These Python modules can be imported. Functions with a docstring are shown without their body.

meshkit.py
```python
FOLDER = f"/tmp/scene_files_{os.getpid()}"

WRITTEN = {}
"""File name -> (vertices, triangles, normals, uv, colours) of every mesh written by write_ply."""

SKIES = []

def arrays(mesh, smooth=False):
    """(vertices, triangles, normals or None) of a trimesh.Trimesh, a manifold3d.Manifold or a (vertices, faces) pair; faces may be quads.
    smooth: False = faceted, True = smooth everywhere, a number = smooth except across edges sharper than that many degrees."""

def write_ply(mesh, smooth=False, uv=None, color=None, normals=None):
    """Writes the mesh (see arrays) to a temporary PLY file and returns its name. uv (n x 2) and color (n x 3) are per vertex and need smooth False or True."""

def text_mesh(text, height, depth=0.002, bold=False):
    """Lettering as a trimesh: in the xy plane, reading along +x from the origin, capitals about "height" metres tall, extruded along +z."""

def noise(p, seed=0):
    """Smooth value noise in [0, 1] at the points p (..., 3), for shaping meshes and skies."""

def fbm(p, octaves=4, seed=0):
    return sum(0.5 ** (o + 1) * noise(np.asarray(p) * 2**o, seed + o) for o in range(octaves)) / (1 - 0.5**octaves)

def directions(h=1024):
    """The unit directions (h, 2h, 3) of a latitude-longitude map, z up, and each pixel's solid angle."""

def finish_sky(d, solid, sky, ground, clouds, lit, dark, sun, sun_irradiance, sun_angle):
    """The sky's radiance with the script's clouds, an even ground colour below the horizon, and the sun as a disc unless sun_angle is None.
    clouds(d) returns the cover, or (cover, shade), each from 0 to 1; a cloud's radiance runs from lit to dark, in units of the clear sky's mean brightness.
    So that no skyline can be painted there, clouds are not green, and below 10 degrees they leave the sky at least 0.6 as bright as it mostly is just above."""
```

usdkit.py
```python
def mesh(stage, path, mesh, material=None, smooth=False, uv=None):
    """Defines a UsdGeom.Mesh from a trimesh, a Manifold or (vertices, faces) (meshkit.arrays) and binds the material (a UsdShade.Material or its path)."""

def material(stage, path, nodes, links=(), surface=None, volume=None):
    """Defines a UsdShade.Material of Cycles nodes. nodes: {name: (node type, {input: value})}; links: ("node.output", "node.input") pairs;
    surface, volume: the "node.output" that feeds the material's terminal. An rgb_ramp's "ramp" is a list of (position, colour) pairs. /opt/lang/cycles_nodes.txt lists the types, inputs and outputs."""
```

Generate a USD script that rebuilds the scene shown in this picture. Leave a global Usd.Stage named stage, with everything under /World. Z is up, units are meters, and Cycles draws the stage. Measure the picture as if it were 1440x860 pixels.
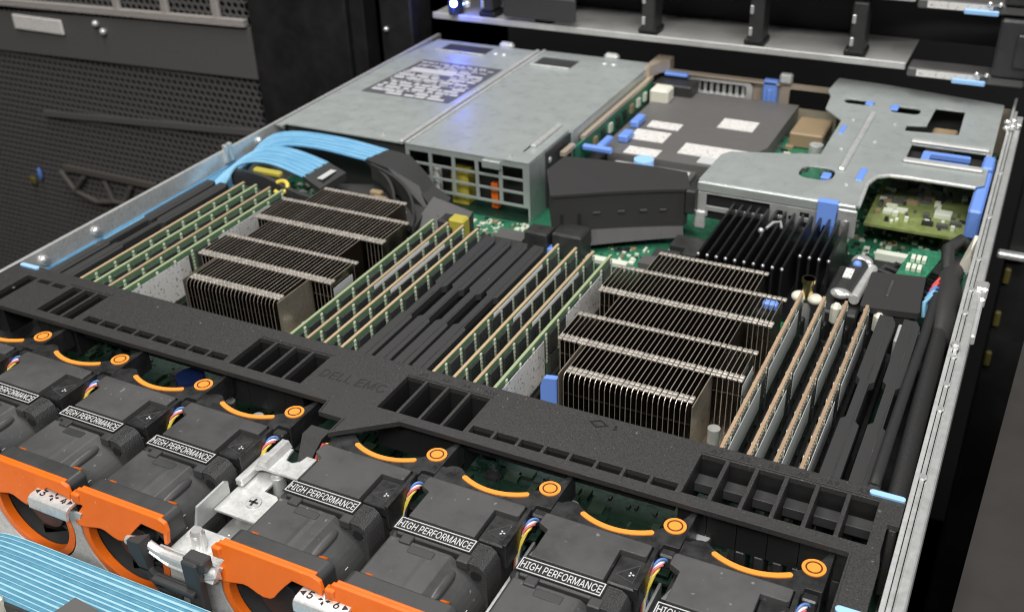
import math, random
import numpy as np, trimesh, usdkit, meshkit
from pxr import Usd, UsdGeom, UsdLux, UsdShade, Gf, Sdf
from shapely.geometry import Polygon, Point, LineString, box as sbox
from shapely.ops import unary_union
from shapely import affinity

stage = Usd.Stage.CreateInMemory()
UsdGeom.SetStageUpAxis(stage, UsdGeom.Tokens.z)
UsdGeom.SetStageMetersPerUnit(stage, 1.0)
stage.DefinePrim('/World', 'Xform')
S = 0.001                                   # the measurements below are millimetres
RNG = random.Random(7)

# ------------------------------------------------------------------ camera
CAM = dict(C=(222.81, -304.58, 285.48), yaw=-0.48301, pitch=-0.53312, roll=-0.0367, f=1488.33)
def make_camera():
    yaw, pit, rol = CAM['yaw'], CAM['pitch'], CAM['roll']
    fw = np.array([math.sin(yaw)*math.cos(pit), math.cos(yaw)*math.cos(pit), math.sin(pit)])
    r = np.cross(fw, [0, 0, 1]); r /= np.linalg.norm(r); u = np.cross(r, fw)
    r2 = r*math.cos(rol)+u*math.sin(rol); u2 = -r*math.sin(rol)+u*math.cos(rol)
    C = np.array(CAM['C'])*S
    m = Gf.Matrix4d(*[float(x) for x in (*r2, 0, *u2, 0, *(-fw), 0, *C, 1)])
    cam = UsdGeom.Camera.Define(stage, '/World/camera')
    cam.AddTransformOp().Set(m)
    cam.CreateHorizontalApertureAttr(36.0)
    cam.CreateVerticalApertureAttr(36.0*611/1024)
    cam.CreateFocalLengthAttr(36.0*CAM['f']/1440)
    cam.CreateClippingRangeAttr(Gf.Vec2f(0.01, 50))
    focus = np.array([75., -40., 40.])
    cam.CreateFocusDistanceAttr(float(np.dot(focus-np.array(CAM['C']), fw))*S)
    cam.CreateFStopAttr(19.0)
    cam.CreateExposureAttr(0.36)
    return cam
make_camera()

# ------------------------------------------------------------------ lamps of the room (ceiling strips of the aisle)
def rect_light(name, pos, target, w, h, inten, col):
    l = UsdLux.RectLight.Define(stage, '/World/'+name)
    p = np.array(pos, float); d = np.array(target, float)-p; d /= np.linalg.norm(d)
    z = -d; x = np.cross([0, 0, 1.], z)
    if np.linalg.norm(x) < 1e-3: x = np.array([1., 0, 0])
    x /= np.linalg.norm(x); y = np.cross(z, x)
    l.AddTransformOp().Set(Gf.Matrix4d(*[float(v) for v in (*x, 0, *y, 0, *z, 0, *p, 1)]))
    l.CreateWidthAttr(w); l.CreateHeightAttr(h)
    l.CreateIntensityAttr(inten); l.CreateColorAttr(Gf.Vec3f(*col))
    return l
rect_light('ceiling_lamp', (-0.15, -0.05, 1.9), (0.0, 0.05, 0.0), 2.4, 0.16, 27., (1.0, .985, .96))
rect_light('ceiling_lamp_001', (0.5, -1.5, 1.75), (0.0, 0.0, 0.0), 2.4, 0.26, 19., (1.0, .98, .95))
rect_light('ceiling_lamp_002', (1.9, 0.3, 1.5), (0.0, 0.1, 0.0), 0.25, 1.6, 9.0, (0.96, .98, 1.0))

# ------------------------------------------------------------------ materials
M = {}
def mat(name, base, rough=.5, metal=0., spec=.5, noise=None, bump=None, bevel=None, coat=0., rand=0., dust=None, **extra):
    """noise=(scale, amount[, other colour]); bump=(scale, strength[, distance m]); bevel=radius in m"""
    n = {'p': ('principled_bsdf', dict(base_color=base, roughness=rough, metallic=metal, specular_ior_level=spec, coat_weight=coat, coat_roughness=.2, **extra))}
    l = []
    col = None
    if noise:
        n['tc'] = ('geometry', {})
        n['nz'] = ('noise_texture', dict(scale=noise[0], detail=5., roughness=.65))
        l += [('tc.position', 'nz.vector')]
        oc = noise[2] if len(noise) > 2 else tuple(min(1, c*1.9+.01) for c in base)
        a = noise[1]
        n['rp'] = ('rgb_ramp', dict(ramp=[(0.5-a, base), (0.5+a, oc)]))
        l += [('nz.fac', 'rp.fac')]
        col = 'rp.color'
        n['rr'] = ('map_range', dict(from_min=.3, from_max=.7, to_min=max(.05, rough-.16), to_max=min(1, rough+.16), clamp=True))
        l += [('nz.fac', 'rr.value'), ('rr.result', 'p.roughness')]
    if rand:
        n['oi'] = ('object_info', {})
        n['mr'] = ('map_range', dict(from_min=0., from_max=1., to_min=1-rand, to_max=1+rand))
        n['hs'] = ('hsv', dict(color=base))
        l += [('oi.random', 'mr.value'), ('mr.result', 'hs.value')]
        if col: l += [(col, 'hs.color')]
        col = 'hs.color'
    if dust:                                 # (scale, threshold, colour): settled specks and faint scuffs
        n['td'] = ('geometry', {})
        n['dn'] = ('noise_texture', dict(scale=dust[0], detail=1.))
        n['dr'] = ('map_range', dict(from_min=dust[1], from_max=dust[1]+.05, to_min=0., to_max=1., clamp=True))
        n['dm'] = ('mix_color', dict(blend_type='mix', a=base, b=dust[2]))
        l += [('td.position', 'dn.vector'), ('dn.fac', 'dr.value'), ('dr.result', 'dm.fac')]
        if col: l += [(col, 'dm.a')]
        col = 'dm.result'
    if col: l += [(col, 'p.base_color')]
    nrm = None
    if bevel:
        n['bv'] = ('bevel', dict(samples=4, radius=bevel)); nrm = 'bv.bevel'
    if bump:
        n['tb'] = ('texture_coordinate', {})
        n['bn'] = ('noise_texture', dict(scale=bump[0], detail=3.))
        n['bp'] = ('bump', dict(strength=bump[1], distance=bump[2] if len(bump) > 2 else .0003))
        l += [('tb.object', 'bn.vector'), ('bn.fac', 'bp.height')]
        if nrm: l += [(nrm, 'bp.normal')]
        nrm = 'bp.normal'
    if nrm: l += [(nrm, 'p.normal')]
    M[name] = usdkit.material(stage, '/World/Looks/'+name, n, l, surface='p.BSDF')
    return M[name]

mat('shroud_plastic', (.031, .0305, .0295), .42, noise=(1500, .14, (.043, .0425, .0405)), bump=(2600, .45, .0002), bevel=.0003, dust=(900, .735, (.13, .128, .122)))
mat('shroud_letter', (.027, .027, .026), .38)
mat('shroud_print', (.02, .02, .0195), .35)
mat('pocket_shade', (.012, .012, .012), .5)  # bridge plastic made darker: shade inside the slots put into its colour
mat('fan_plastic', (.047, .047, .048), .40, noise=(38, .3, (.078, .077, .076)), bump=(2600, .35, .00012), bevel=.0006, rand=.08, dust=(420, .735, (.17, .168, .165)))
mat('fan_dark', (.038, .038, .039), .42, noise=(60, .4, (.046, .046, .046)), bevel=.0005, bump=(2500, .2, .0001))
mat('fan_frame', (.016, .016, .0165), .34, noise=(200, .3, (.026, .026, .026)), bevel=.0004, bump=(3000, .15, .0001))
mat('knurl', (.05, .05, .05), .5, bump=(2600, 1.0, .0006))
mat('rotor_black', (.02, .02, .021), .35, bevel=.0004)
mat('orange', (.84, .17, .011), .40, bevel=.0006, noise=(120, .3, (.76, .135, .009)), bump=(1500, .3, .0001), dust=(500, .74, (.9, .36, .12)))
mat('orange_pad', (.93, .30, .035), .5)
mat('orange_line', (.10, .025, .004), .5)
mat('white_print', (.60, .60, .595), .6)
mat('sticker_white', (.84, .83, .81), .55)
mat('black_print', (.012, .012, .012), .5)
mat('label_black', (.012, .012, .012), .38)
mat('black_plastic', (.022, .022, .022), .42, bevel=.0004, noise=(150, .3, (.034, .034, .034)))
mat('black_matte', (.012, .012, .0125), .6)
mat('rack_black', (.011, .011, .0115), .55, noise=(30, .3, (.018, .0175, .017)))
mat('mesh_black', (.10, .096, .094), .45)
mat('door_band', (.115, .113, .112), .55, noise=(900, .2, (.09, .088, .088)))
mat('dim_metal', (.085, .078, .07), .5)
mat('ledge_metal', (.36, .33, .31), .5, bump=(400, .8, .001))
mat('cover_black', (.032, .031, .031), .55, bump=(900, .4, .0003))
mat('charcoal', (.035, .035, .035), .5, bevel=.0004)
mat('blue_touch', (.16, .30, .76), .45, bevel=.0004)
mat('blue_tab', (.33, .58, .93), .5)
mat('cable_blue', (.10, .29, .49), .45, noise=(90, .25, (.16, .38, .58)))
mat('ribbon_teal', (.07, .215, .32), .42, noise=(300, .3, (.11, .30, .41)))
mat('ribbon_pale', (.30, .52, .61), .5)
mat('cable_blue_light', (.15, .37, .56), .42, noise=(70, .25, (.24, .48, .65)))
mat('pcb_green', (.018, .125, .066), .42, noise=(600, .12, (.035, .20, .11)), spec=.5)
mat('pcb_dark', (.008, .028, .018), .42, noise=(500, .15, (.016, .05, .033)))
mat('pcb_yellow', (.13, .18, .04), .45, noise=(220, .2, (.22, .25, .10)))
mat('trace_green', (.10, .30, .18), .4)
mat('pcb_light', (.05, .085, .055), .45)
mat('pcb_mid', (.02, .05, .03), .4)
mat('card_grey', (.13, .125, .12), .5, noise=(25, .3, (.11, .105, .102)))
mat('dimm_pcb', (.085, .18, .095), .42, noise=(500, .2, (.13, .25, .135)))
mat('dimm_edge_tan', (.48, .36, .22), .5, noise=(300, .3, (.36, .27, .16)), rand=.12)
mat('dimm_edge_green', (.30, .40, .22), .5, noise=(300, .3, (.36, .36, .22)), rand=.1)
mat('dimm_edge_copper', (.32, .205, .13), .5, noise=(400, .3, (.40, .29, .19)), rand=.1)
mat('gold', (.70, .50, .20), .3, metal=1.)
mat('solder', (.80, .82, .66), .38, metal=.15)
mat('solder_dull', (.42, .38, .30), .4, metal=.4)
mat('memory_black', (.038, .04, .041), .33, noise=(900, .2, (.062, .064, .064)), rand=.25)
mat('chip', (.022, .022, .024), .4, noise=(300, .3, (.035, .035, .036)), rand=.2)
mat('chip_grey', (.09, .088, .085), .5)
mat('component_tan', (.30, .22, .13), .5)
mat('component_white', (.62, .66, .56), .55)
mat('label_grey', (.52, .53, .53), .6)
mat('connector_white', (.70, .68, .58), .5)
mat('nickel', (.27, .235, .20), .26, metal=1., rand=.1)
mat('nickel_edge_lit', (.44, .39, .33), .42, metal=.7, rand=.25)  # paler nickel: light caught by the fin edges, put into colour
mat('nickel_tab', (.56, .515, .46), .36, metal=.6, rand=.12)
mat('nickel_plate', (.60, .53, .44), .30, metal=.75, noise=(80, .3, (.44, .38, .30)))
mat('fin_black', (.012, .012, .013), .3, spec=.5)
mat('fin_glint', (.55, .55, .55), .3, metal=.7)
mat('chrome', (.86, .86, .84), .26, metal=.7)
mat('label_dark', (.09, .09, .095), .5)
mat('print_grey', (.50, .50, .52), .55)
mat('brass', (.78, .62, .33), .25, metal=1.)
mat('yellow', (.44, .37, .055), .5)
mat('dull_yellow', (.10, .085, .018), .6)
mat('wire_yellow', (.68, .52, .07), .4)
mat('wire_red', (.55, .05, .045), .4)
mat('wire_pink', (.66, .15, .18), .4)
mat('wire_blue', (.09, .20, .52), .4)
mat('wire_white', (.80, .78, .78), .4)
mat('wire_black', (.015, .015, .015), .4)
mat('sleeve', (.02, .02, .02), .6, bump=(700, .6, .0004))
mat('drum_navy', (.01, .02, .075), .3)
mat('tan_metal', (.60, .50, .39), .4, metal=.5)
mat('brown_grey', (.030, .026, .024), .55, noise=(14, .3, (.026, .0225, .020)))

def steel(name, base, rough, spangle, metal=.75, dark=.82):
    """zinc-coated sheet: crystal spangle in tone and gloss, faint handling marks"""
    n = {'tc': ('texture_coordinate', {}),
         'vo': ('voronoi_texture', dict(scale=spangle, randomness=1.)),
         'nz': ('noise_texture', dict(scale=spangle*2.2, detail=6., roughness=.7)),
         'sv': ('rgb_to_bw', {}),
         'gp': ('geometry', {}), 'gm': ('mapping', dict(mapping_type='point', scale=(900., 26., 900.))), 'gn': ('noise_texture', dict(scale=1., detail=3., roughness=.7)),
         'gx': ('mix_float', dict(fac=.38)),
         'bp': ('bump', dict(strength=.12, distance=.0001)),
         'mx': ('mix_float', dict(fac=.5)),
         'rp': ('rgb_ramp', dict(ramp=[(0.25, tuple(c*dark for c in base)), (.75, tuple(min(1, c*1.07) for c in base))])),
         'rr': ('map_range', dict(from_min=.2, from_max=.8, to_min=rough-.11, to_max=rough+.14, clamp=True)),
         'bv': ('bevel', dict(samples=4, radius=.0005)),
         'p': ('principled_bsdf', dict(metallic=metal, base_color=base, roughness=rough))}
    l = [('tc.object', 'vo.vector'), ('tc.object', 'nz.vector'), ('vo.color', 'sv.color'), ('sv.val', 'mx.a'), ('nz.fac', 'mx.b'),
         ('gp.position', 'gm.vector'), ('gm.vector', 'gn.vector'), ('mx.result', 'gx.a'), ('gn.fac', 'gx.b'), ('gx.result', 'rp.fac'), ('rp.color', 'p.base_color'), ('nz.fac', 'rr.value'), ('rr.result', 'p.roughness'), ('gn.fac', 'bp.height'), ('bv.bevel', 'bp.normal'), ('bp.normal', 'p.normal')]
    M[name] = usdkit.material(stage, '/World/Looks/'+name, n, l, surface='p.BSDF')
steel('steel', (.60, .61, .60), .40, 160, .55)
steel('steel_bright', (.74, .745, .73), .33, 220, .5)
steel('steel_lid', (.50, .54, .525), .36, 45, .5, .96)
steel('steel_shelf', (.52, .52, .505), .5, 60, .3)

def print_label(name, paper, ink, sx, sy, thr, thr2=.5):
    """flat print too small to read: rows of short marks on paper (object coordinates, metres)"""
    n = {'tc': ('texture_coordinate', {}),
         'mp': ('mapping', dict(mapping_type='point', scale=(sx, sy, sy))),
         'nz': ('noise_texture', dict(scale=1., detail=1.)),
         'rp': ('rgb_ramp', dict(ramp=[(thr-.02, paper), (thr+.02, ink)])),
         'p': ('principled_bsdf', dict(roughness=.55))}
    l = [('tc.object', 'mp.vector'), ('mp.vector', 'nz.vector'), ('nz.fac', 'rp.fac'), ('rp.color', 'p.base_color')]
    M[name] = usdkit.material(stage, '/World/Looks/'+name, n, l, surface='p.BSDF')
print_label('label_white', (.70, .68, .65), (.42, .40, .38), 600, 900, .63)
print_label('label_dimm', (.68, .68, .67), (.20, .20, .20), 1500, 600, .64)
print_label('label_psu', (.60, .60, .62), (.07, .07, .08), 330, 520, .49)
def emit(name, col, st):
    M[name] = usdkit.material(stage, '/World/Looks/'+name, {'e': ('emission', dict(color=col, strength=st))}, [], surface='e.emission')
emit('led_blue', (.05, .10, 1.), 150.)

# ------------------------------------------------------------------ mesh building
class G:
    def __init__(s): s.v, s.f, s.n = [], [], 0
    def add(s, m):
        if hasattr(m, 'vertices'): v, f = np.asarray(m.vertices), np.asarray(m.faces)
        else: v, f = m
        s.v.append(np.asarray(v, float)); s.f.append(np.asarray(f, int)+s.n); s.n += len(v); return s
    def box(s, x0, x1, y0, y1, z0, z1):
        b = trimesh.creation.box(extents=(abs(x1-x0), abs(y1-y0), abs(z1-z0))); b.apply_translation(((x0+x1)/2, (y0+y1)/2, (z0+z1)/2)); return s.add(b)
    def rbox(s, x0, x1, y0, y1, z0, z1, c=.8):
        """box with chamfered edges"""
        pts = []
        for a in (0, 1):
            for b in (0, 1):
                for d in (0, 1):
                    x, y, z = (x1 if a else x0), (y1 if b else y0), (z1 if d else z0)
                    ix, iy, iz = x+(-c if a else c), y+(-c if b else c), z+(-c if d else c)
                    pts += [(x, iy, iz), (ix, y, iz), (ix, iy, z)]
        return s.add(trimesh.convex.convex_hull(np.array(pts)))
    def hull(s, pts): return s.add(trimesh.convex.convex_hull(np.array(pts, float)))
    def ext(s, poly, z0, z1, axis='z'):
        """extrude a 2-D outline: axis z: (x, y); axis y: outline is (x, z); axis x: outline is (y, z)"""
        if not hasattr(poly, 'geom_type'): poly = Polygon(poly)
        poly = poly.buffer(0)
        for g in getattr(poly, 'geoms', [poly]):
            if g.area < 1e-6: continue
            m = trimesh.creation.extrude_polygon(g, z1-z0, engine='earcut'); v = np.array(m.vertices); v[:, 2] += z0; f = np.array(m.faces)
            if axis == 'y': v = v[:, [0, 2, 1]]; f = f[:, ::-1]
            if axis == 'x': v = v[:, [2, 0, 1]]
            s.add((v, f))
        return s
    def cyl(s, p, q, r, n=16, r2=None):
        p, q = np.array(p, float), np.array(q, float); d = q-p; L = np.linalg.norm(d); d /= L
        a = np.cross(d, [0, 0, 1.] if abs(d[2]) < .9 else [1., 0, 0]); a /= np.linalg.norm(a); b = np.cross(d, a)
        t = np.arange(n)/n*2*math.pi; ring = np.outer(np.cos(t), a)+np.outer(np.sin(t), b); r2 = r if r2 is None else r2
        v = np.vstack([p+ring*r, q+ring*r2, [p], [q]]); f = []
        for i in range(n):
            j = (i+1) % n; f += [(i, j, n+j), (i, n+j, n+i), (2*n, j, i), (2*n+1, n+i, n+j)]
        return s.add((v, f))
    def tube(s, path, r, n=8, closed_ends=True):
        P = np.array(path, float); m = len(P); r = np.full(m, r) if np.ndim(r) == 0 else np.asarray(r)
        T = np.gradient(P, axis=0); T /= np.linalg.norm(T, axis=1)[:, None]
        a = np.cross(T[0], [0, 0, 1.] if abs(T[0][2]) < .9 else [1., 0, 0]); v, f = [], []
        t = np.arange(n)/n*2*math.pi
        for i in range(m):
            a = a-T[i]*np.dot(a, T[i]); a /= np.linalg.norm(a); b = np.cross(T[i], a)
            v.append(P[i]+r[i]*(np.outer(np.cos(t), a)+np.outer(np.sin(t), b)))
        for i in range(m-1):
            for k in range(n):
                j = (k+1) % n; f += [(i*n+k, i*n+j, (i+1)*n+j), (i*n+k, (i+1)*n+j, (i+1)*n+k)]
        v = np.vstack(v+[P[:1], P[-1:]]); c = m*n
        for k in range(n):
            j = (k+1) % n; f += [(c, j, k), (c+1, (m-1)*n+k, (m-1)*n+j)]
        return s.add((v, f))
    def ball(s, p, r, sub=2, sc=(1, 1, 1)):
        b = trimesh.creation.icosphere(subdivisions=sub, radius=1.); v = np.array(b.vertices)*np.array(sc)*r+np.array(p); return s.add((v, b.faces))
    def text(s, txt, h, pos, z, bold=False, w=None, depth=.15, shear=0., rot=0., up=(0, 1)):
        m = meshkit.text_mesh(txt, h, depth, bold); v = np.array(m.vertices)
        if w: v[:, 0] *= w/(v[:, 0].max()-v[:, 0].min())
        v[:, 0] -= v[:, 0].min(); v[:, 0] += shear*v[:, 1]
        if rot:
            c, q = math.cos(rot), math.sin(rot); v[:, :2] = v[:, :2]@np.array([[c, q], [-q, c]])
        v += np.array([pos[0], pos[1], z]); return s.add((v, m.faces))
    def arr(s): return np.vstack(s.v), np.vstack(s.f)

counts, LOC = {}, {}
def fresh(parent, name):
    k = (parent, name); counts[k] = counts.get(k, -1)+1
    return f'{parent}/{name}' if counts[k] == 0 else f'{parent}/{name}_{counts[k]:03d}'
def data(p, label=None, cat=None, group=None, kind=None):
    for k, v in (('label', label), ('category', cat), ('group', group), ('kind', kind)):
        if v: p.SetCustomDataByKey(k, v)
    return p
def thing(name, label, cat, loc=(0, 0, 0), group=None, kind=None):
    path = fresh('/World', name); x = UsdGeom.Xform.Define(stage, path); x.AddTranslateOp().Set(Gf.Vec3d(*[c*S for c in loc]))
    LOC[path] = np.array(loc, float); data(x.GetPrim(), label, cat, group, kind); return path
def part(parent, name, g, material, smooth=30, label=None, kind=None, fix=True):
    path = fresh(parent, name); o = LOC[parent]; LOC[path] = o
    v, f = g.arr()
    m = usdkit.mesh(stage, path, ((v-o)*S, f), M[material], smooth=smooth)
    data(m.GetPrim(), label, None, None, kind); return path
def single(name, g, material, label, cat, group=None, kind=None, smooth=30):
    path = fresh('/World', name); v, f = g.arr(); lo = v.min(0); hi = v.max(0); o = np.array([(lo[0]+hi[0])/2, (lo[1]+hi[1])/2, lo[2]])
    m = usdkit.mesh(stage, path, ((v-o)*S, f), M[material], smooth=smooth); UsdGeom.Xformable(m).AddTranslateOp().Set(Gf.Vec3d(*[c*S for c in o]))
    LOC[path] = o; data(m.GetPrim(), label, cat, group, kind); return path
def copy(src, loc, label, cat, group=None):
    name = src.split('/')[-1]
    if name[-4:-3] == '_' and name[-3:].isdigit(): name = name[:-4]
    path = fresh('/World', name); x = UsdGeom.Xform.Define(stage, path); p = x.GetPrim()
    p.GetReferences().AddInternalReference(src); p.SetInstanceable(True)
    x.ClearXformOpOrder() if False else None
    UsdGeom.Xformable(p).GetPrim().GetAttribute('xformOp:translate').Set(Gf.Vec3d(*[c*S for c in loc]))
    LOC[path] = np.array(loc, float); data(p, label, cat, group); return path
def rpoly(pts, r):
    return Polygon(pts).buffer(-r, join_style=1).buffer(r, join_style=1, quad_segs=6)
def rrect(x0, x1, y0, y1, r):
    return sbox(x0+r, y0+r, x1-r, y1-r).buffer(r, quad_segs=5)

# ================================================================== large structure
# ---- the pulled-out chassis
ch = thing('server_chassis', 'pulled-out grey metal tray holding fans, memory and power supplies', 'server chassis', (0, 0, -1.5))
part(ch, 'floor_plate', G().box(-215, 212.4, -230, 430, -1.5, 0), 'steel')
g = G().box(-217, -215.6, -60, 412, 0, 42); part(ch, 'left_wall', g, 'steel_bright')
g = G().box(-220.5, -217.3, -60, 428, -1.2, 40.6); part(ch, 'left_rail', g, 'steel')
part(ch, 'right_wall', G().box(212.6, 214.2, -230, 428, 0, 42.2), 'steel_bright')
g = G().box(214.5, 216.0, -230, 405, -1.2, 41.4).box(216.3, 219.9, -230, 398, -1.2, 40.6).box(216.7, 219.5, -230, 380, 40.7, 41.2); part(ch, 'right_rail', g, 'steel')
# pressed studs and screws along the two walls
for y in (14, 50, 190, 217): part(ch, 'wall_stud', G().ball((-214.6, y, 36.5), 2.6, 2, (.6, 1, 1)), 'chrome')
for y in (158, 162): part(ch, 'wall_tab', G().rbox(-216.5, -213.5, y-1.5, y+1.5, 34, 46, .5), 'chrome')
for y in (14, 58, 76, 98, 136, 158, 190, 240, 300): part(ch, 'rail_rivet', G().cyl((215.2, y, 41.0), (215.2, y, 42.0), 1.5, 10), 'chrome')
part(ch, 'rail_screw', G().cyl((214.9, 104, 41.3), (214.9, 104, 44.6), 1.5, 12).cyl((214.9, 104, 43.0), (214.9, 104, 43.8), 1.9, 12), 'chrome')
part(ch, 'rail_latch', G().rbox(219.4, 221.6, 118, 150, 36, 41, .7), 'steel_bright')
part(ch, 'rail_hook', G().rbox(217, 222.5, 158, 166, 37, 43, .8).rbox(219.2, 222.2, 150, 158, 37, 42, .8), 'chrome')
part(ch, 'wall_clip', G().hull([(211, 196, 42), (211, 214, 42), (206, 196, 30), (213, 196, 30), (213, 214, 42), (213, 214, 28), (209, 203, 26)]), 'connector_white')
for k in range(5): part(ch, 'corner_stud', G().ball((212.0+3.2*(k % 3), 366+5*(k//2)+k, 43.5+k % 2), 1.9, 2), 'chrome')
# rear wall with its openings for expansion cards
rw = sbox(-31, 0, 212, 35)
for h in (rrect(-15, 39.5, 21.5, 31, 2.5), rrect(-25, 37, 3, 16.5, 1), rrect(68, 101, 17.5, 31, 2), rrect(112, 196, 8, 30, 2)): rw = rw.difference(h)
part(ch, 'rear_wall', G().ext(rw, 425, 426.2, 'y').box(-31, 62, 419, 425, 34.4, 35.6), 'tan_metal')
bz = rrect(-19, 42.5, 17.5, 33, 4).difference(rrect(-14, 38, 22.2, 30.5, 2))
part(ch, 'port_bezel', G().ext(bz, 421, 425.2, 'y'), 'steel_bright')
for k in range(11): part(ch, 'vent_tooth', G().box(-13+4.7*k, -10.6+4.7*k, 423.5, 424.9, 22, 30.5), 'steel')
for k in range(13): part(ch, 'vent_tooth', G().box(-25.3+4.9*k, -23.6+4.9*k, 421.5, 424.9, 10.5, 16.6), 'tan_metal')
part(ch, 'rear_blue_latch', G().rbox(50, 60.5, 419, 424.8, 13, 37.5, 1).rbox(53.5, 57, 418, 419.2, 17, 31, .5), 'blue_touch')
part(ch, 'rear_tab', G().rbox(61, 70, 420, 425, 35.5, 43, 1.2), 'steel_bright')
part(ch, 'rear_corner_bracket', G().ext([(-31, 398), (-27.5, 398), (-24, 412), (-19, 419), (-19, 428), (-31, 428)], 35.8, 44.2), 'tan_metal')

# ---- main board
mb = thing('motherboard', 'green circuit board lying flat in the tray under the memory modules', 'circuit board', (0, 0, 2.5))
part(mb, 'board', G().box(-211, 210, 137, 424, 2.5, 4.1), 'pcb_green')
part(mb, 'front_board', G().box(-211, 210, -46, 136.8, 2.5, 4.1), 'pcb_dark')  # same board, darker colour stands for the shade under the bridge
part(mb, 'shield_plate', G().box(132, 209, 176, 240, 4.3, 6.0), 'pcb_dark')  # dark sheet laid over the green board
part(mb, 'cable_channel', G().box(198.5, 212, 2, 200, 4.3, 9), 'black_plastic')  # black strip laid over the green board along the right wall
def chip_at(x, y, w, d, h, m='chip', name='chip'):
    part(mb, name, G().box(x-w/2, x+w/2, y-d/2, y+d/2, 4.0, 4.0+h), m)
small = {'component_white': G(), 'component_tan': G(), 'chip': G(), 'solder': G()}
regions = [(-55, 62, 135, 206), (55, 90, 140, 215), (145, 208, 140, 255), (80, 210, 225, 260), (64, 212, 262, 418), (-205, -45, 138, 205)]
for (a, b, c, d) in regions:
    for _ in range(int((b-a)*(d-c)/16)):
        x, y = RNG.uniform(a, b), RNG.uniform(c, d); w, e, h = RNG.choice([(1.2, .7, .6), (.7, 1.2, .6), (2.2, 1.4, 1.0), (1.4, 2.4, 1.1), (3.2, 3.0, 1.0), (1.0, 1.0, .7)])
        k = RNG.choice(['component_white', 'component_white', 'component_tan', 'chip', 'chip', 'solder'])
        small[k].box(x-w/2, x+w/2, y-e/2, y+e/2, 4.0, 4.1+h)
dk = {'pcb_light': G(), 'chip': G(), 'pcb_mid': G()}
for _ in range(620):
    x, y = RNG.uniform(-205, 205), RNG.uniform(-45, -1); w, e, h = RNG.choice([(2.2, 1.2, 1), (1.2, 2.6, 1), (4, 3, 1.2), (6, 5, 1.4), (.5, 7, .4), (8, .5, .4), (3, 6, 2.4), (1, 1, .8)])
    dk[RNG.choice(['pcb_light', 'chip', 'pcb_mid', 'pcb_mid'])].box(x-w/2, x+w/2, y-e/2, y+e/2, 4.0, 4.1+h)
for k, g in dk.items(): part(mb, 'front_component_field', g, k, smooth=False, kind='stuff')
for k, g in small.items(): part(mb, {'component_white': 'resistor_field', 'component_tan': 'capacitor_field', 'chip': 'small_chip_field', 'solder': 'solder_pad_field'}[k], g, k, smooth=False, kind='stuff')
tg = G()
for _ in range(260):
    (a, b, c, d) = RNG.choice(regions); x, y = RNG.uniform(a, b-8), RNG.uniform(c, d-8); L = RNG.uniform(4, 14)
    if RNG.random() < .5: tg.box(x, x+L, y, y+.35, 4.05, 4.2)
    else: tg.box(x, x+.35, y, y+L, 4.05, 4.2)
part(mb, 'board_traces', tg, 'trace_green', smooth=False, kind='stuff')
for x, y in ((38, 158), (50, 147), (43, 168)):      # white printed marks beside the heatsink
    g = G()
    for i in range(3): g.box(x-2.5+1.8*i, x-1.4+1.8*i, y-1.6, y+1.6, 4.05, 4.5)
    part(mb, 'board_marking', g, 'component_white')
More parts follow.
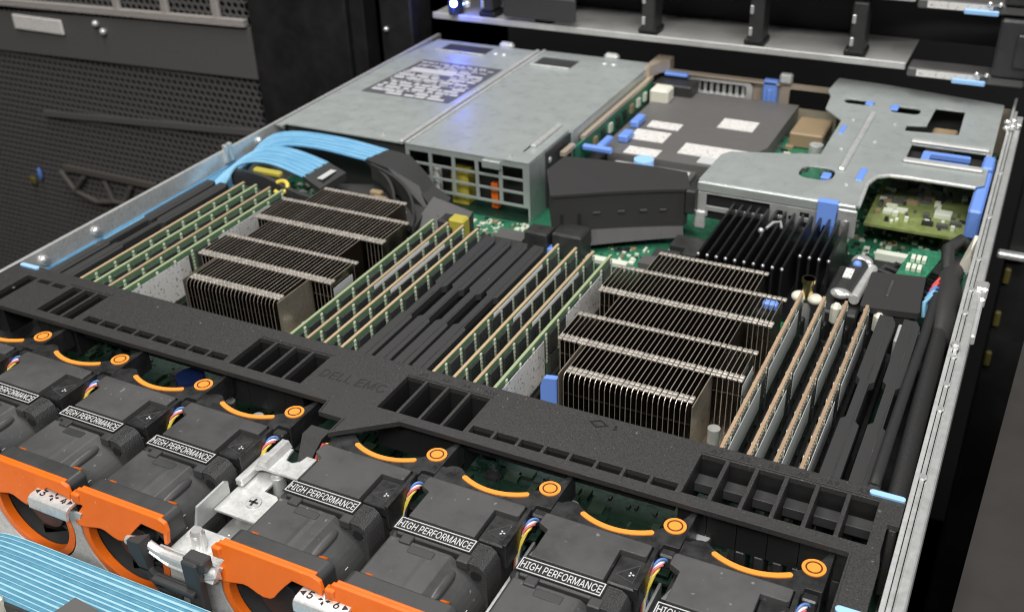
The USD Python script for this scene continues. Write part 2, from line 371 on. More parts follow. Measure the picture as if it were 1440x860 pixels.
for x, y, w, d, h, m in ((55, 178, 10, 10, 9, 'chip_grey'), (66, 176, 6, 9, 5, 'black_plastic'), (30, 178, 24, 5, 4, 'component_white'), (28, 172, 26, 3, 3.0, 'pcb_dark'),
                         (-28, 176, 18, 11, 9, 'chip_grey'), (-14, 180, 10, 12, 6, 'component_tan'), (-40, 168, 9, 9, 7, 'black_plastic'),
                         (70, 206, 22, 14, 9, 'black_plastic'), (60, 190, 14, 10, 8, 'charcoal'), (74, 190, 8, 8, 12, 'black_plastic'), (40, 166, 9, 6, 4, 'black_plastic'), (22, 160, 7, 7, 5, 'chip_grey'), (-20, 160, 12, 8, 8, 'black_plastic'), (142, 228, 14, 16, 9, 'black_plastic'), (172, 222, 20, 14, 7, 'black_plastic'), (200, 228, 14, 18, 8, 'black_plastic'), (150, 195, 12, 16, 10, 'black_plastic'), (178, 242, 30, 5, 6, 'component_white'), (160, 212, 14, 10, 4, 'chip_grey'), (186, 232, 12, 9, 3, 'chip_grey'), (200, 246, 9, 9, 3, 'chip')):
    chip_at(x, y, w, d, h, m, 'connector_block' if h > 3.5 else 'chip')
part(mb, 'slot_post', G().cyl((77, 168, 4), (77, 168, 13), 2.2, 14), 'component_white')
for x, y in ((3, 168), (12, 180), (6, 148)): part(mb, 'silver_post', G().cyl((x, y, 4), (x, y, 12), 2.4, 14), 'chrome')
part(mb, 'cable_plug', G().rbox(-11, -6, 176, 182, 4, 16, .6), 'blue_touch')
part(mb, 'cable_plug', G().rbox(-4, 0, 172, 178, 4, 11, .6), 'blue_touch')
part(mb, 'black_connector', G().rbox(-2, 16, 174, 190, 4, 20, 1), 'black_plastic')
# things seen under the bridge, behind the fans
for x, y, r, h in ((150.5, -30, 3.4, 22), (100, -28, 3.0, 16), (-58, -32, 2.6, 20), (-42, -34, 3.0, 18)):
    p = part(mb, 'capacitor', G().cyl((x, y, 4), (x, y, 4+h), r, 20), 'fan_dark'); part(p, 'capacitor_top', G().cyl((x, y, 4+h), (x, y, 4.4+h), r*.86, 20), 'label_grey')
part(mb, 'drum_capacitor', G().cyl((-84, -27, 4), (-84, -27, 27), 6.4, 28), 'drum_navy')
for x in (84, 112, 128, 142): part(mb, 'raised_board', G().box(x-9, x+7, -42, -24, 9, 10.4).box(x-6, x, -40, -31, 10.4, 12).box(x+1, x+5, -38, -27, 10.4, 11.6), 'pcb_dark')
for k in range(7): part(mb, 'slot_connector', G().rbox(162+6.5*k, 166+6.5*k, -30, -20, 4, 24, .7), 'black_plastic')

# ---- power supplies
def psu_lid(x0, x1):
    win = [rrect(x0+14, x1-36, 384, 403, 1)]
    return Polygon([(x0, 209.5), (x1, 209.5), (x1, 408), (x0, 408)]), win
psu = thing('power_supply', 'left power supply with dark printed label on its grey lid', 'power supply', (-162, 310, 3))
pl, wn = psu_lid(-208, -118.6)
lid = pl.difference(unary_union(wn))
part(psu, 'lid', G().ext(lid, 41.6, 42.6), 'steel_lid')
part(psu, 'body', G().box(-207.6, -119, 212, 404, 3, 41.5), 'charcoal')
part(psu, 'lid_window', G().box(-195, -154, 383, 404, 41.5, 41.9), 'charcoal')
part(psu, 'window_lip', G().rbox(-196, -153.5, 381.4, 383.6, 42.5, 43.8, .5), 'steel_bright')
part(psu, 'lid_edge', G().rbox(-121.8, -118.7, 209.5, 408, 42.5, 44.0, .6), 'steel_bright')
part(psu, 'side_flange', G().ext([(-214, 207), (-208.4, 207), (-208.4, 408), (-214, 360)], 41.0, 42.0), 'steel_lid')
for x in (-148, -141): part(psu, 'lid_dimple', G().ball((x, 391, 42.4), 2.2, 2, (1, 1, .5)), 'steel_bright')
part(psu, 'rear_lug', G().rbox(-155, -142.5, 408.2, 415, 38, 45.5, 2.2), 'steel_bright')
part(psu, 'lid_screw', G().cyl((-138, 217, 42.5), (-138, 217, 43.6), 1.6, 12), 'steel')
lp = part(psu, 'rating_label', G().ext([(-197, 281), (-127, 281), (-125, 358), (-192, 358)], 42.6, 42.75), 'label_dark')
g = G(); rr_ = random.Random(11); y = 283.0
while y < 355:
    hgt = rr_.choice([1.3, 1.6, 2.2, 3.4]); x0 = -195.5+(y-281)/77*5; x = x0+rr_.uniform(0, 3)
    while x < -131:
        w = rr_.uniform(1.2, 9)*(1.6 if hgt > 3 else 1); w = min(w, -128.5-x)
        if rr_.random() < .72: g.box(x, x+w, y, y+hgt, 42.76, 42.84)
        x += w+rr_.uniform(.7, 2.6)
    y += hgt+rr_.uniform(.9, 1.7)
part(lp, 'label_print', g, 'print_grey', smooth=False, kind='stuff')
part(lp, 'label_panel', G().box(-189, -152, 331, 340, 42.76, 42.95), 'print_grey')

psu2 = thing('power_supply', 'right power supply with plain lid and open grid at its front', 'power supply', (-75, 310, 3))
lid = Polygon([(-117.6, 210), (-32.6, 210), (-32.6, 268), (-29.5, 268), (-29.5, 411), (-117.6, 411)]).difference(rrect(-111, -81, 377, 398, 1)).difference(Polygon([(-44, 225), (-42.6, 225), (-42.6, 272), (-44, 272)]))
part(psu2, 'lid', G().ext(lid, 41.6, 42.6), 'steel_lid')
part(psu2, 'lid_window', G().box(-112, -80, 376, 399, 41.0, 41.4), 'charcoal')
part(psu2, 'window_lip', G().rbox(-112, -80.5, 374.6, 376.8, 42.5, 43.8, .5), 'steel_bright')
part(psu2, 'lid_edge', G().rbox(-117.5, -114.8, 210, 411, 42.5, 43.6, .6), 'steel_bright')
part(psu2, 'lid_rib', G().rbox(-42.4, -38.6, 232, 272, 42.4, 44.6, .7), 'steel_bright')
part(psu2, 'side_wall', G().box(-33.6, -32.4, 210, 268, 3, 41.5).box(-30.7, -29.5, 268.2, 411, 3, 41.5).box(-33.6, -29.5, 267, 268.1, 3, 41.5), 'steel_lid')
grid = sbox(-117.6, 13, -32.6, 41.5)
xs = np.linspace(-116.2, -35.6, 6)
for i in range(5):
    for j in range(3): grid = grid.difference(rrect(xs[i]+1.2, xs[i+1]-1.2, 14.6+8.4*j, 14.6+8.4*j+6.9, .4))
part(psu2, 'grid_front', G().ext(grid, 210.2, 211.2, 'y'), 'steel_lid')
part(psu2, 'body', G().box(-117, -31, 232, 404, 4, 41.0), 'charcoal')
part(psu2, 'grid_tab', G().rbox(-63, -51, 207.6, 210.1, 36.0, 40.9, .4), 'steel_lid')
part(psu2, 'coil', G().rbox(-90, -78, 216, 226, 4, 28, 1), 'yellow')
part(psu2, 'copper_bar', G().rbox(-62, -57, 216, 220, 6, 23, .5), 'orange')
part(psu2, 'blue_component', G().rbox(-105, -99, 216, 222, 8, 26, 1), 'wire_white')
part(psu2, 'circuit_board', G().box(-117, -34, 208, 232, 3.2, 4.6), 'pcb_dark')
for z, y in ((35, 236), (25, 239), (15, 237)):
    part(psu2, 'side_rivet', G().ball((-31.9, y, z), 3.2 if z == 25 else 2.6, 2, (.7, 1, 1)), 'chrome')
for x in (-62, -55): part(psu2, 'lid_dimple', G().ball((x, 398, 42.4), 2.2, 2, (1, 1, .5)), 'steel_bright')
part(psu2, 'rear_lug', G().rbox(-69, -57, 411.2, 418, 38, 45.5, 2.2), 'steel_bright')
part(psu2, 'lid_screw', G().cyl((-48, 216, 42.5), (-48, 216, 43.5), 1.8, 12), 'steel')
# yellow and black transformer between memory and grid
tr = thing('transformer_coil', 'small yellow wrapped coil standing in front of the open grid', 'coil', (-47, 152, 4))
part(tr, 'winding', G().rbox(-53, -43, 148, 156, 4, 31, 1.2), 'yellow'); part(tr, 'core', G().rbox(-60, -53.2, 148, 158, 4, 29, 1), 'black_plastic')
cb = thing('card_connector', 'black block connector with sloping top beside the cable guard', 'connector', (-66, 158, 4))
part(cb, 'housing', G().hull([(-78, 148, 4), (-50, 148, 4), (-78, 172, 4), (-50, 172, 4), (-78, 148, 19), (-50, 148, 17), (-76, 172, 30), (-50, 172, 25)]), 'charcoal')
part(cb, 'latch', G().rbox(-56, -50, 140, 150, 6, 26, .8), 'black_plastic')

# ---- upper servers in the rack
def rack_server(z, label, full):
    t = thing('rack_server', label, 'server', (0, 412, z), 'servers mounted in the rack above')
    part(t, 'tray_floor', G().box(-214, 144, 413, 640, z, z+1.2), 'steel_shelf')
    part(t, 'tray_lip', G().rbox(-214, 144, 411.2, 413.2, z-2.6, z+2.2, .6), 'steel_shelf')
    part(t, 'back_wall', G().box(-214, 216, 470, 472, z+1.3, z+38), 'black_matte')
    part(t, 'roof', G().box(-216, 216, 440, 640, z+38, z+39), 'black_matte')
    for x in (-166, -118, -35, 43, 111):
        g = G().rbox(x-5, x+5, 412.5, 430, z+4 if x > -150 else z+7, z+38, 1)
        p = part(t, 'drive_post', g, 'black_plastic')
        for zz in (9, 24): part(p, 'post_catch', G().rbox(x-4.5, x-2, 411.6, 413.2, z+zz, z+zz+6, .5), 'steel')
        part(p, 'post_foot', G().rbox(x-8, x+6, 414, 432, z+1.6, z+6, 1), 'black_matte')
    part(t, 'end_bracket', G().rbox(146, 216, 405, 424, z-4.5, z+1.5, 1), 'chip_grey')
    part(t, 'bracket_label', G().box(152, 190, 404.4, 404.9, z-3.4, z+.8), 'label_white')
    part(t, 'bracket_blue_tab', G().rbox(174, 194, 402, 404.2, z-5, z-1.8, .6), 'blue_tab')
    part(t, 'right_ear', G().rbox(196, 222, 402, 420, z+2, z+38, 1.5).rbox(207, 220, 399.5, 402.2, z+9, z+30, 1), 'black_plastic')
    for x in (188, 194): part(t, 'bracket_screw', G().ball((x, 404, z+2), 1.6, 2), 'chrome')
    part(t, 'left_ear', G().rbox(-196, -190, 405, 420, z+3, z+30, 1), 'black_plastic')
    return t
u1 = rack_server(60.5, 'open empty server bay directly above the pulled-out tray', True)
part(u1, 'status_lamp', G().ball((-189.5, 403.5, 73.5), 2.6, 2), 'led_blue'); part(u1, 'silver_knob', G().ball((-178, 404, 74), 3, 2), 'chrome')
part(u1, 'dark_handle', G().rbox(-150, -90, 408, 412, 66, 84, 1.5), 'charcoal')
u2 = rack_server(104.5, 'topmost server bay, only its lip and bracket in view at upper right', False)

# ---- rack frame and neighbours
rf = thing('equipment_rack', 'black steel rack frame around the pulled-out tray', 'rack', (0, 412, -700))
part(rf, 'left_post', G().rbox(-262, -232, 408, 440, -700, 400, 1.5).rbox(-300, -286, 420, 440, -700, 400, 1), 'rack_black')
part(rf, 'left_side_panel', G().box(-400, -300, 436, 440, -700, 400), 'rack_black')
part(rf, 'right_post', G().rbox(228, 262, 408, 440, -700, 400, 1.5), 'rack_black')
part(rf, 'back_panel', G().box(-400, 800, 900, 904, -700, 400), 'black_matte')
for z in (-74, -108, -141): part(rf, 'yellow_clip', G().rbox(229.5, 233.5, 404, 407.8, z-6, z+6, 1), 'dull_yellow')
part(rf, 'shelf_bracket', G().rbox(222.5, 240, 401, 407.8, -60, -55.5, 1), 'steel_bright')
for k in range(3): part(rf, 'left_post_stud', G().ball((-256, 407, 74-28*k), 2.2, 2), 'chrome')

# ---- neighbouring cabinet seen through its perforated door
def perforated(x0, x1, z0, z1, y, pitch, r, th):
    """real perforated sheet: staggered six-sided holes, front face and hole walls"""
    rows = int((z1-z0)/(pitch*.866)); cols = int((x1-x0)/pitch); V, F = [], []
    a = np.arange(6)/6*2*math.pi+math.pi/6; hexp = np.stack([np.cos(a), np.sin(a)], 1)
    t = np.array([(.5, .2887), (0, .5774), (-.5, .2887), (-.5, -.2887), (0, -.5774), (.5, -.2887)])*pitch*1.0
    n = 0
    for j in range(rows):
        for i in range(cols):
            cx = x0+(i+.5*(j % 2)+.5)*pitch; cz = z0+(j+.5)*pitch*.866; c = np.array([cx, cz])
            o = c+t; h = c+hexp*r
            V += [(p[0], y, p[1]) for p in o]+[(p[0], y, p[1]) for p in h]+[(p[0], y+th, p[1]) for p in h]
            for k in range(6):
                m = (k+1) % 6
                F += [(n+k, n+6+k, n+6+m), (n+k, n+6+m, n+m), (n+6+k, n+12+k, n+12+m), (n+6+k, n+12+m, n+6+m)]
            n += 18
    return np.array(V), np.array(F)
door = thing('perforated_cabinet', 'neighbouring black cabinet with perforated front at far left', 'cabinet', (-580, 420, -340))
part(door, 'mesh_panel', G().add(perforated(-900, -404, -330, 75, 420, 7.2, 2.75, 1.2)), 'mesh_black', smooth=False)
part(door, 'door_frame', G().rbox(-403.5, -300, 414, 424, -700, 400, 1.5), 'rack_black')
ns = thing('neighbour_server', 'grey equipment with white label behind the perforated door', 'server', (-580, 440, -330))
part(ns, 'front_panel', G().hull([(-900, 416, 8), (-404.5, 416, 30), (-900, 416, -30), (-404.5, 416, -17), (-900, 418, 8), (-404.5, 418, 30), (-900, 418, -30), (-404.5, 418, -17)]), 'door_band')
part(ns, 'front_shelf', G().hull([(-900, y, z) for y in (412, 418) for z in (18, 24)]+[(-408, y, z) for y in (412, 418) for z in (31, 37)]), 'ledge_metal')
for x in (-560, -500, -440): part(ns, 'shelf_post', G().rbox(x-4, x+4, 413, 418, 30, 75, 1), 'ledge_metal')
part(ns, 'white_label', G().rbox(-706, -638, 413, 415.6, 0, 15, 1), 'label_white')
for x, z in ((-592, 16), (-584, 9)): part(ns, 'panel_stud', G().ball((x, 414, z), 3.4, 2), 'steel_bright')
part(ns, 'yellow_tag', G().rbox(-745, -736, 414, 417, 8, 26, 1), 'yellow')
part(ns, 'lower_panel', G().box(-900, -404, 500, 502, -340, -27), 'black_matte')
part(ns, 'lower_shelf', G().hull([(-700, y, z) for y in (415, 418) for z in (-92, -86)]+[(-404.5, y, z) for y in (415, 418) for z in (-72, -66)]), 'mesh_black')
part(ns, 'lower_shelf', G().hull([(x, y, z) for x in (-690, -560) for y in (413, 418) for z in (-151, -145)]), 'dim_metal')
for a, b in (((-697, -153), (-682, -174)), ((-682, -174), (-664, -155)), ((-682, -174), (-652, -182)), ((-634, -154), (-627, -177)), ((-652, -182), (-627, -177)), ((-597, -155), (-610, -176)), ((-627, -177), (-606, -176))):
    part(ns, 'cable_bracket', G().tube([(a[0], 415, a[1]), (b[0], 415, b[1])], 2.6, 8), 'dim_metal')
part(ns, 'blue_lamp', G().ball((-733, 416, -163), 3.6, 2, (.8, .6, 2.0)), 'wire_blue'); part(ns, 'yellow_plug', G().rbox(-752, -742, 414, 418, -178, -168, 2), 'dull_yellow')
cd = thing('brown_cabinet', 'brown-grey cabinet surface at the lower right edge', 'cabinet', (400, 80, -2))
part(cd, 'face', G().ext([(234, -2.6), (243, 193.5), (247, 280), (700, 280), (700, -160), (226.5, -160)], -2, 0), 'brown_grey')

# ================================================================== fan wall
FX = [-174.5, -128.2, -81.9, -35.6, 29.5, 75.7, 122.0, 168.3]
wall = sbox(-214, 0, 212, 31)
for cx in FX: wall = wall.difference(Point(cx, 21.5).buffer(21.0, quad_segs=12))
fw_ = thing('fan_wall', 'bare metal wall with round openings in front of the fans', 'bracket', (0, -117, 0))
part(fw_, 'wall_plate', G().ext(wall, -117.6, -116.8, 'y'), 'steel_bright')
part(fw_, 'curled_edge', G().tube([(x, -119.6+1.2*math.sin(x*.5)*0, 30+2.5*math.exp(-((x+22)/5)**2)) for x in np.linspace(-30, 10, 24)], 1.7, 10), 'steel_bright')
def divider(x): return G().box(x-.5, x+.5, -116, -58, 0, 27)
for a, b in zip(FX[:-1], FX[1:]):
    if abs(b-a) < 50: part(fw_, 'divider_plate', divider((a+b)/2), 'steel')
for (xa, xb, l, r) in ((-76.6, -57.2, '3', '4'), (43.2, 62.6, '5', '6')):     # the two number plates
    pr = [(-114.2, 33.0), (-119.2, 32.9), (-121.2, 31.6), (-122.0, 29.2), (-122.0, 26.6), (-121.0, 26.6), (-121.0, 29.0), (-120.4, 30.6), (-119.0, 31.8), (-114.2, 31.9)]
    pr = [(-114.4, 34.6), (-119.6, 34.5), (-120.9, 33.9), (-121.5, 32.6), (-121.6, 29.6), (-120.6, 29.6), (-120.5, 32.2), (-119.8, 33.2), (-114.4, 33.5)]
    t = part(fw_, 'number_plate', G().ext(pr, xa, xb, 'x'), 'steel_bright', label=f'number plate printed {l} and {r}')
    g = G(); zt = 34.62; xm = (xa+xb)/2; yc = -117.3
    g.text(l, 2.9, (xm-6.3, yc-1.4), zt, True, None, .08).text(r, 2.9, (xm+4.0, yc-1.4), zt, True, None, .08)
    g.ext([(xm-9.4, yc), (xm-7.4, yc+1.1), (xm-7.4, yc-1.1)], zt, zt+.08).ext([(xm+9.4, yc), (xm+7.4, yc+1.1), (xm+7.4, yc-1.1)], zt, zt+.08)
    for k in range(4):
        b = affinity.rotate(Polygon([(.35, -.15), (1.5, -.7), (2.3, .1), (1.3, .35)]), 90*k+8, origin=(0, 0)); g.ext(affinity.translate(b, xm+.1, yc), zt, zt+.08)
    part(t, 'printed_numbers', g, 'black_print', smooth=False)

# ---- fan module (built once, then referenced)
def make_fan(cx, label):
    F = thing('fan_module', label, 'fan', (cx, -80, 0), 'fan modules side by side in the fan row')
    X = lambda P: [(cx+u, y) for u, y in P]
    # rear fan: lid plate with a notch for the warning plate and one at the left
    lid = Polygon(X([(-18.8, -55.6), (18.6, -55.6), (19.2, -56.2), (19.2, -60.9), (18.4, -61.6), (10.2, -61.6), (10.2, -76.6), (-15.4, -76.6), (-15.4, -63), (-19.4, -61), (-19.4, -56.4)]))
    part(F, 'rear_cover', G().ext(lid, 37.2, 39.9), 'fan_plastic')
    part(F, 'rear_housing', G().rbox(cx-18.6, cx+18.0, -76.4, -56, 1, 33.9, 1.5).box(cx-15, cx+10, -76, -62, 33.9, 37.2), 'fan_dark')
    part(F, 'side_notch', G().hull([(cx-18.8, -75, 30), (cx-15.6, -75, 30), (cx-18.8, -62, 30), (cx-15.6, -62, 30), (cx-18.4, -72, 35), (cx-15.6, -72, 35), (cx-16, -66, 36.5), (cx-15.6, -66, 36.5)]), 'fan_frame')
    wp = part(F, 'warning_plate', G().rbox(cx+10.6, cx+20.6, -75.6, -62.0, 33.9, 38.4, .5), 'fan_frame')
    T = Polygon(X([(11.9, -71.2), (18.6, -63.9), (18.9, -73.0)])); part(wp, 'warning_triangle', G().ext(T.difference(T.buffer(-.38)), 38.4, 38.55), 'fan_plastic')
    g = G()
    for k in range(3):
        b = affinity.rotate(Polygon([(.15, -.08), (.85, -.36), (1.15, .14), (.55, .34)]), 120*k, origin=(0, 0)); g.ext(affinity.translate(b, cx+17.0, -69.5), 38.4, 38.55)
    part(wp, 'warning_symbol', g, 'label_grey', smooth=False)
    # handle frame: lobe, concave back edge, ringed corner
    A, B, C = np.array([-7.8, -50.5]), np.array([3.8, -53.3]), np.array([16.4, -49.6])
    D = 2*(A[0]*(B[1]-C[1])+B[0]*(C[1]-A[1])+C[0]*(A[1]-B[1]))
    ux = ((A@A)*(B[1]-C[1])+(B@B)*(C[1]-A[1])+(C@C)*(A[1]-B[1]))/D; uy = ((A@A)*(C[0]-B[0])+(B@B)*(A[0]-C[0])+(C@C)*(B[0]-A[0]))/D
    cc = np.array([ux, uy]); R = np.linalg.norm(A-cc)
    body = unary_union([sbox(-18.6, -55.3, 22, -48), Point(-13, -50.5).buffer(4.6), sbox(14, -52.8, 27.4, -31.5), sbox(-18.6, -55.3, -10, -50.5), Polygon([(-12.5, -46.2), (-7, -49), (-7, -53), (-14, -53)]), sbox(19.8, -75.6, 21.4, -53)])
    body = body.difference(Point(*cc).buffer(R-1.6, quad_segs=24)).difference(sbox(-30, -44, 14, -30))
    body = body.buffer(-.5).buffer(1.0).buffer(-.5)
    part(F, 'handle_frame', G().ext(affinity.translate(body, cx, 0), 29.0, 39.2), 'fan_frame')
    t = np.linspace(math.atan2(*(A-cc)[::-1]), math.atan2(*(C-cc)[::-1]), 20)
    arc = LineString([cc+R*np.array([math.cos(q), math.sin(q)]) for q in t]).buffer(1.0, quad_segs=6)
    part(F, 'grip_stripe', G().ext(affinity.translate(arc, cx, 0), 39.2, 39.65), 'orange_pad')
    ring = part(F, 'grip_dot', G().ext(Point(cx+22.6, -43.3).buffer(3.85, quad_segs=10), 39.2, 39.6), 'orange_pad')
    part(ring, 'grip_ring', G().ext(Point(cx+22.6, -43.3).buffer(2.75, quad_segs=10).difference(Point(cx+22.6, -43.3).buffer(2.2, quad_segs=10)), 39.6, 39.72), 'orange_line')
    # flange between the two fans
    part(F, 'middle_flange', G().rbox(cx-19.6, cx+19.6, -85.6, -76.8, .5, 30, 1).rbox(cx-19.6, cx-9, -85.6, -76.8, 20, 38.2, 2.4).rbox(cx-16, cx+13, -84.6, -76.8, 20, 38.9, .5), 'fan_dark')
    part(F, 'knurled_grip', G().hull([(cx+12.2, y, z) for y in (-87.2, -77.2) for z in (20, 38.9)]+[(cx+16.8, y, 38.7) for y in (-87.2, -77.2)]+[(cx+18.8, y, 37.2) for y in (-87.2, -77.2)]+[(cx+20.0, y, 34.0) for y in (-87.2, -77.2)]+[(cx+20.0, y, 20) for y in (-87.2, -77.2)]), 'knurl')
    g = G()
    for i in range(6):
        for j in range(9): g.hull([(cx+12.9+.72*i-.28, -86.4+1.02*j, 38.9), (cx+12.9+.72*i+.28, -86.4+1.02*j, 38.9), (cx+12.9+.72*i, -86.4+1.02*j-.4, 38.9), (cx+12.9+.72*i, -86.4+1.02*j+.4, 38.9), (cx+12.9+.72*i, -86.4+1.02*j, 39.25)])
    part(F, 'knurl_point', g, 'knurl', smooth=False, kind='stuff')
    for u in (-16.6, 16.2): part(F, 'screw_hole', G().cyl((cx+u, -87.5, 34.2), (cx+u, -85, 34.2), 2.0, 16), 'black_matte')
    for u in (-10.6, 11.4): part(F, 'clip_tongue', G().rbox(cx+u-2.2, cx+u+2.2, -88.0, -83.8, 36.0, 39.3, .3), 'fan_dark')
    nl = part(F, 'name_label', G().box(cx-17.8, cx+12.3, -83.6, -77.2, 38.95, 39.5), 'label_black', label='black strip reading HIGH PERFORMANCE')
    fr = sbox(cx-17.3, -83.2, cx+11.8, -77.6); part(nl, 'label_border', G().ext(fr.difference(fr.buffer(-.32, join_style=2)), 39.5, 39.6), 'white_print', smooth=False)
    part(nl, 'label_text', G().text('HIGH PERFORMANCE', 3.1, (cx-16.6, -82.0), 39.5, False, 27.8, .1, -.03), 'white_print', smooth=False)
    # front fan: round duct with a flat left shoulder, a long bead and small moulding marks
    prof = unary_union([Point(0, 19.3).buffer(19.2, quad_segs=14), sbox(-17.4, 10, 6.5, 38.4), Polygon([(6.5, 38.4), (11.8, 34.4), (0, 20)])])
    part(F, 'front_housing', G().ext(affinity.translate(prof.buffer(-1).buffer(1, quad_segs=4), cx, 0), -106, -86, 'y'), 'fan_plastic')
    part(F, 'housing_bead', G().tube([(cx+9.2, y, 35.6) for y in np.linspace(-105, -90.2, 8)], [1.0, 1.6, 1.9, 2.0, 2.0, 2.0, 1.9, 1.2], 12), 'fan_plastic')
    part(F, 'top_patch', G().ext(rrect(cx-8, cx+1.5, -90.8, -87.4, .6), 38.35, 38.6), 'fan_dark')
    g = G()
    for a, y in ((.62, -102), (.45, -97), (.40, -104), (.25, -101)): g.add(trimesh.creation.box(extents=(.25, 1.6, .25), transform=trimesh.transformations.translation_matrix((cx+19.25*math.cos(a), y, 19.3+19.25*math.sin(a)))))
    part(F, 'moulding_mark', g, 'label_grey', smooth=False)
    fl = rrect(cx-20, cx+20, .6, 39.4, 2.8).difference(Point(cx, 20).buffer(17.6, quad_segs=12))
    part(F, 'front_flange', G().ext(fl, -113.2, -105.8, 'y'), 'fan_dark')
    part(F, 'hub', G().cyl((cx, -112.5, 20), (cx, -100, 20), 9, 28), 'rotor_black')
    for k in range(5):
        a = k*2*math.pi/5+.3; b = a+.75; P = lambda r, q, y: (cx+r*math.cos(q), y, 20+r*math.sin(q))
        part(F, 'blade', G().hull([P(8.5, a, -112), P(8.5, a+.12, -111), P(17, a+.25, -111.5), P(8.5, b, -102), P(8.5, b+.1, -103), P(17, b+.2, -102.5)]), 'rotor_black')
    # orange release plate, leaning a little towards the front, and the ring round the intake
    Q = [(-20.9, 40), (17.5, 40.1), (20.6, 39.2), (21.8, 36.4), (21.8, 31.5), (20.3, 31.5), (20.0, 35.2), (9.8, 35.9), (6.9, 32.8), (4.2, 29.5), (2.6, 27.2), (1.0, 26.1), (-1.8, 25.7), (-4.3, 26.2), (-6.6, 27.0), (-8.4, 27.5), (-10.5, 27.6), (-15.2, 26.5), (-18.5, 25.7), (-20.9, 25.4), (-22.4, 26.8), (-20.6, 31), (-18.2, 34.2), (-23.2, 34.4), (-23.4, 36.8)]
    g = G(); m = trimesh.creation.extrude_polygon(Polygon(Q).buffer(-.3).buffer(.3, quad_segs=3), 1.5, engine='earcut'); v = np.array(m.vertices)
    w = np.stack([cx+v[:, 0], -113.4-(40-v[:, 1])*4/18-v[:, 2], v[:, 1]], 1); g.add((w, np.array(m.faces)))
    g.rbox(cx-23.2, cx-19.5, -116.5, -113.4, 33.9, 38.6, .5).box(cx-20, cx+18, -113.5, -112.0, 38.6, 39.9)
    part(F, 'release_plate', g, 'orange')
    rg = Point(cx, 21.5).buffer(20.4, quad_segs=14).difference(Point(cx, 21.5).buffer(17.4, quad_segs=14)).difference(sbox(cx-30, 25.0, cx+30, 60))
    part(F, 'intake_ring', G().ext(rg, -117.4, -114.0, 'y'), 'orange')
    for u in (-13.2, 14.6): part(F, 'orange_nub', G().hull([(cx+u-1.5, -105.6, 37.5), (cx+u+1.5, -105.6, 37.5), (cx+u-1.2, -103.2, 37.5), (cx+u+1.2, -103.2, 37.5), (cx+u-1.2, -105.4, 39.4), (cx+u+.9, -105.4, 39.4)]), 'orange')
    # twisted leads at the right-hand side
    cols = ['wire_yellow', 'wire_pink', 'wire_white', 'wire_blue', 'wire_black', 'wire_yellow']
    n = 34; tt = np.linspace(0, 1, n)
    from scipy.interpolate import CubicSpline
    base = CubicSpline([0, .3, .6, .8, 1], np.array([(24.8, -52.8, 35.0), (23.6, -57.0, 36.4), (22.2, -61.5, 35.4), (21.4, -66.5, 29), (22.4, -72, 8)]))(tt)+np.array([cx, 0, 0])
    for k, c in enumerate(cols):
        ph = 2*math.pi*k/len(cols)+tt*10.5+.5*math.sin(3*k)
        part(F, 'lead', G().tube(base+(.85+.3*math.sin(2.3*k))*np.stack([np.cos(ph), .4*np.sin(ph), np.sin(ph)], 1), .46, 7), c)
    part(F, 'lead_plug', G().rbox(cx+21.6, cx+26.8, -57, -53.2, 33, 38.4, .6), 'fan_frame')
    return F
fan_labels = ['leftmost fan module, cut by the left edge of the picture', 'fan module second from the left, its orange plate cut by the left edge', 'fan module whose orange plate meets the left end of the 3 and 4 plate',
              'fan module between the 3 and 4 plate and the bare metal bracket', 'fan module just right of the bare metal bracket, left of the 5 and 6 plate', 'fan module whose orange plate meets the right end of the 5 and 6 plate',
              'fan module third from the right, its front cut by the bottom edge', 'rightmost fan module, beside the leg of the black bridge']
fan0 = make_fan(FX[0], fan_labels[0])
for cx, lb in zip(FX[1:], fan_labels[1:]): copy(fan0, (cx, -80, 0), lb, 'fan', 'fan modules side by side in the fan row')

# ---- sheet-metal bracket in the gap between the fourth and fifth fan
bk = thing('metal_bracket', 'bare metal bracket with steel pins between the two groups of fans', 'bracket', (-3, -85, 0))
def sheet(poly, z, th=1.0): return G().ext(poly, z, z+th)
part(bk, 'front_shelf', sheet([(-14.5, -121), (9, -121), (9, -103), (-14.5, -103)], 28), 'steel_bright')
part(bk, 'front_curl', G().hull([(-22, y, z) for y, z in ((-121.6, 31.5), (-119, 33.5), (-118.4, 30))]+[(-11, y, z) for y, z in ((-121.6, 27), (-119, 29), (-118.4, 26))]).hull([(-11, y, z) for y, z in ((-121.6, 27), (-119, 29), (-118.4, 26))]+[(9, y, z) for y, z in ((-121.6, 26.5), (-119, 29), (-118.4, 25.5))]).hull([(4, y, z) for y, z in ((-121.6, 26.5), (-119, 30), (-118.4, 25.5))]+[(11, y, z) for y, z in ((-121.6, 30), (-119, 33), (-118.4, 27))]), 'steel_bright')
part(bk, 'left_fin', G().ext([(-104, 27), (-84.5, 27), (-84.5, 35.5), (-86, 36.5), (-101, 36.2)], -14.2, -13.2, 'x'), 'steel')
part(bk, 'floor', sheet([(-13, -103), (9, -103), (9, -60), (-13, -60)], 18), 'steel')
mid = Polygon([(-13, -94), (9, -94), (9, -83), (4, -79), (-2, -78.5), (-2, -68), (-13, -68)])
part(bk, 'middle_shelf', sheet(mid, 29), 'steel_bright')
sc = part(bk, 'shelf_screw', G().cyl((-1.5, -85.5, 30), (-1.5, -85.5, 30.5), 3.0, 20), 'steel'); part(sc, 'screw_recess', G().box(-3.4, .4, -85.9, -85.1, 30.5, 30.7).box(-1.9, -1.1, -87.4, -83.6, 30.5, 30.7), 'black_matte')
part(bk, 'side_rail', G().rbox(-14, -10.5, -80.5, -62, 30.3, 33.5, .5), 'steel_bright')
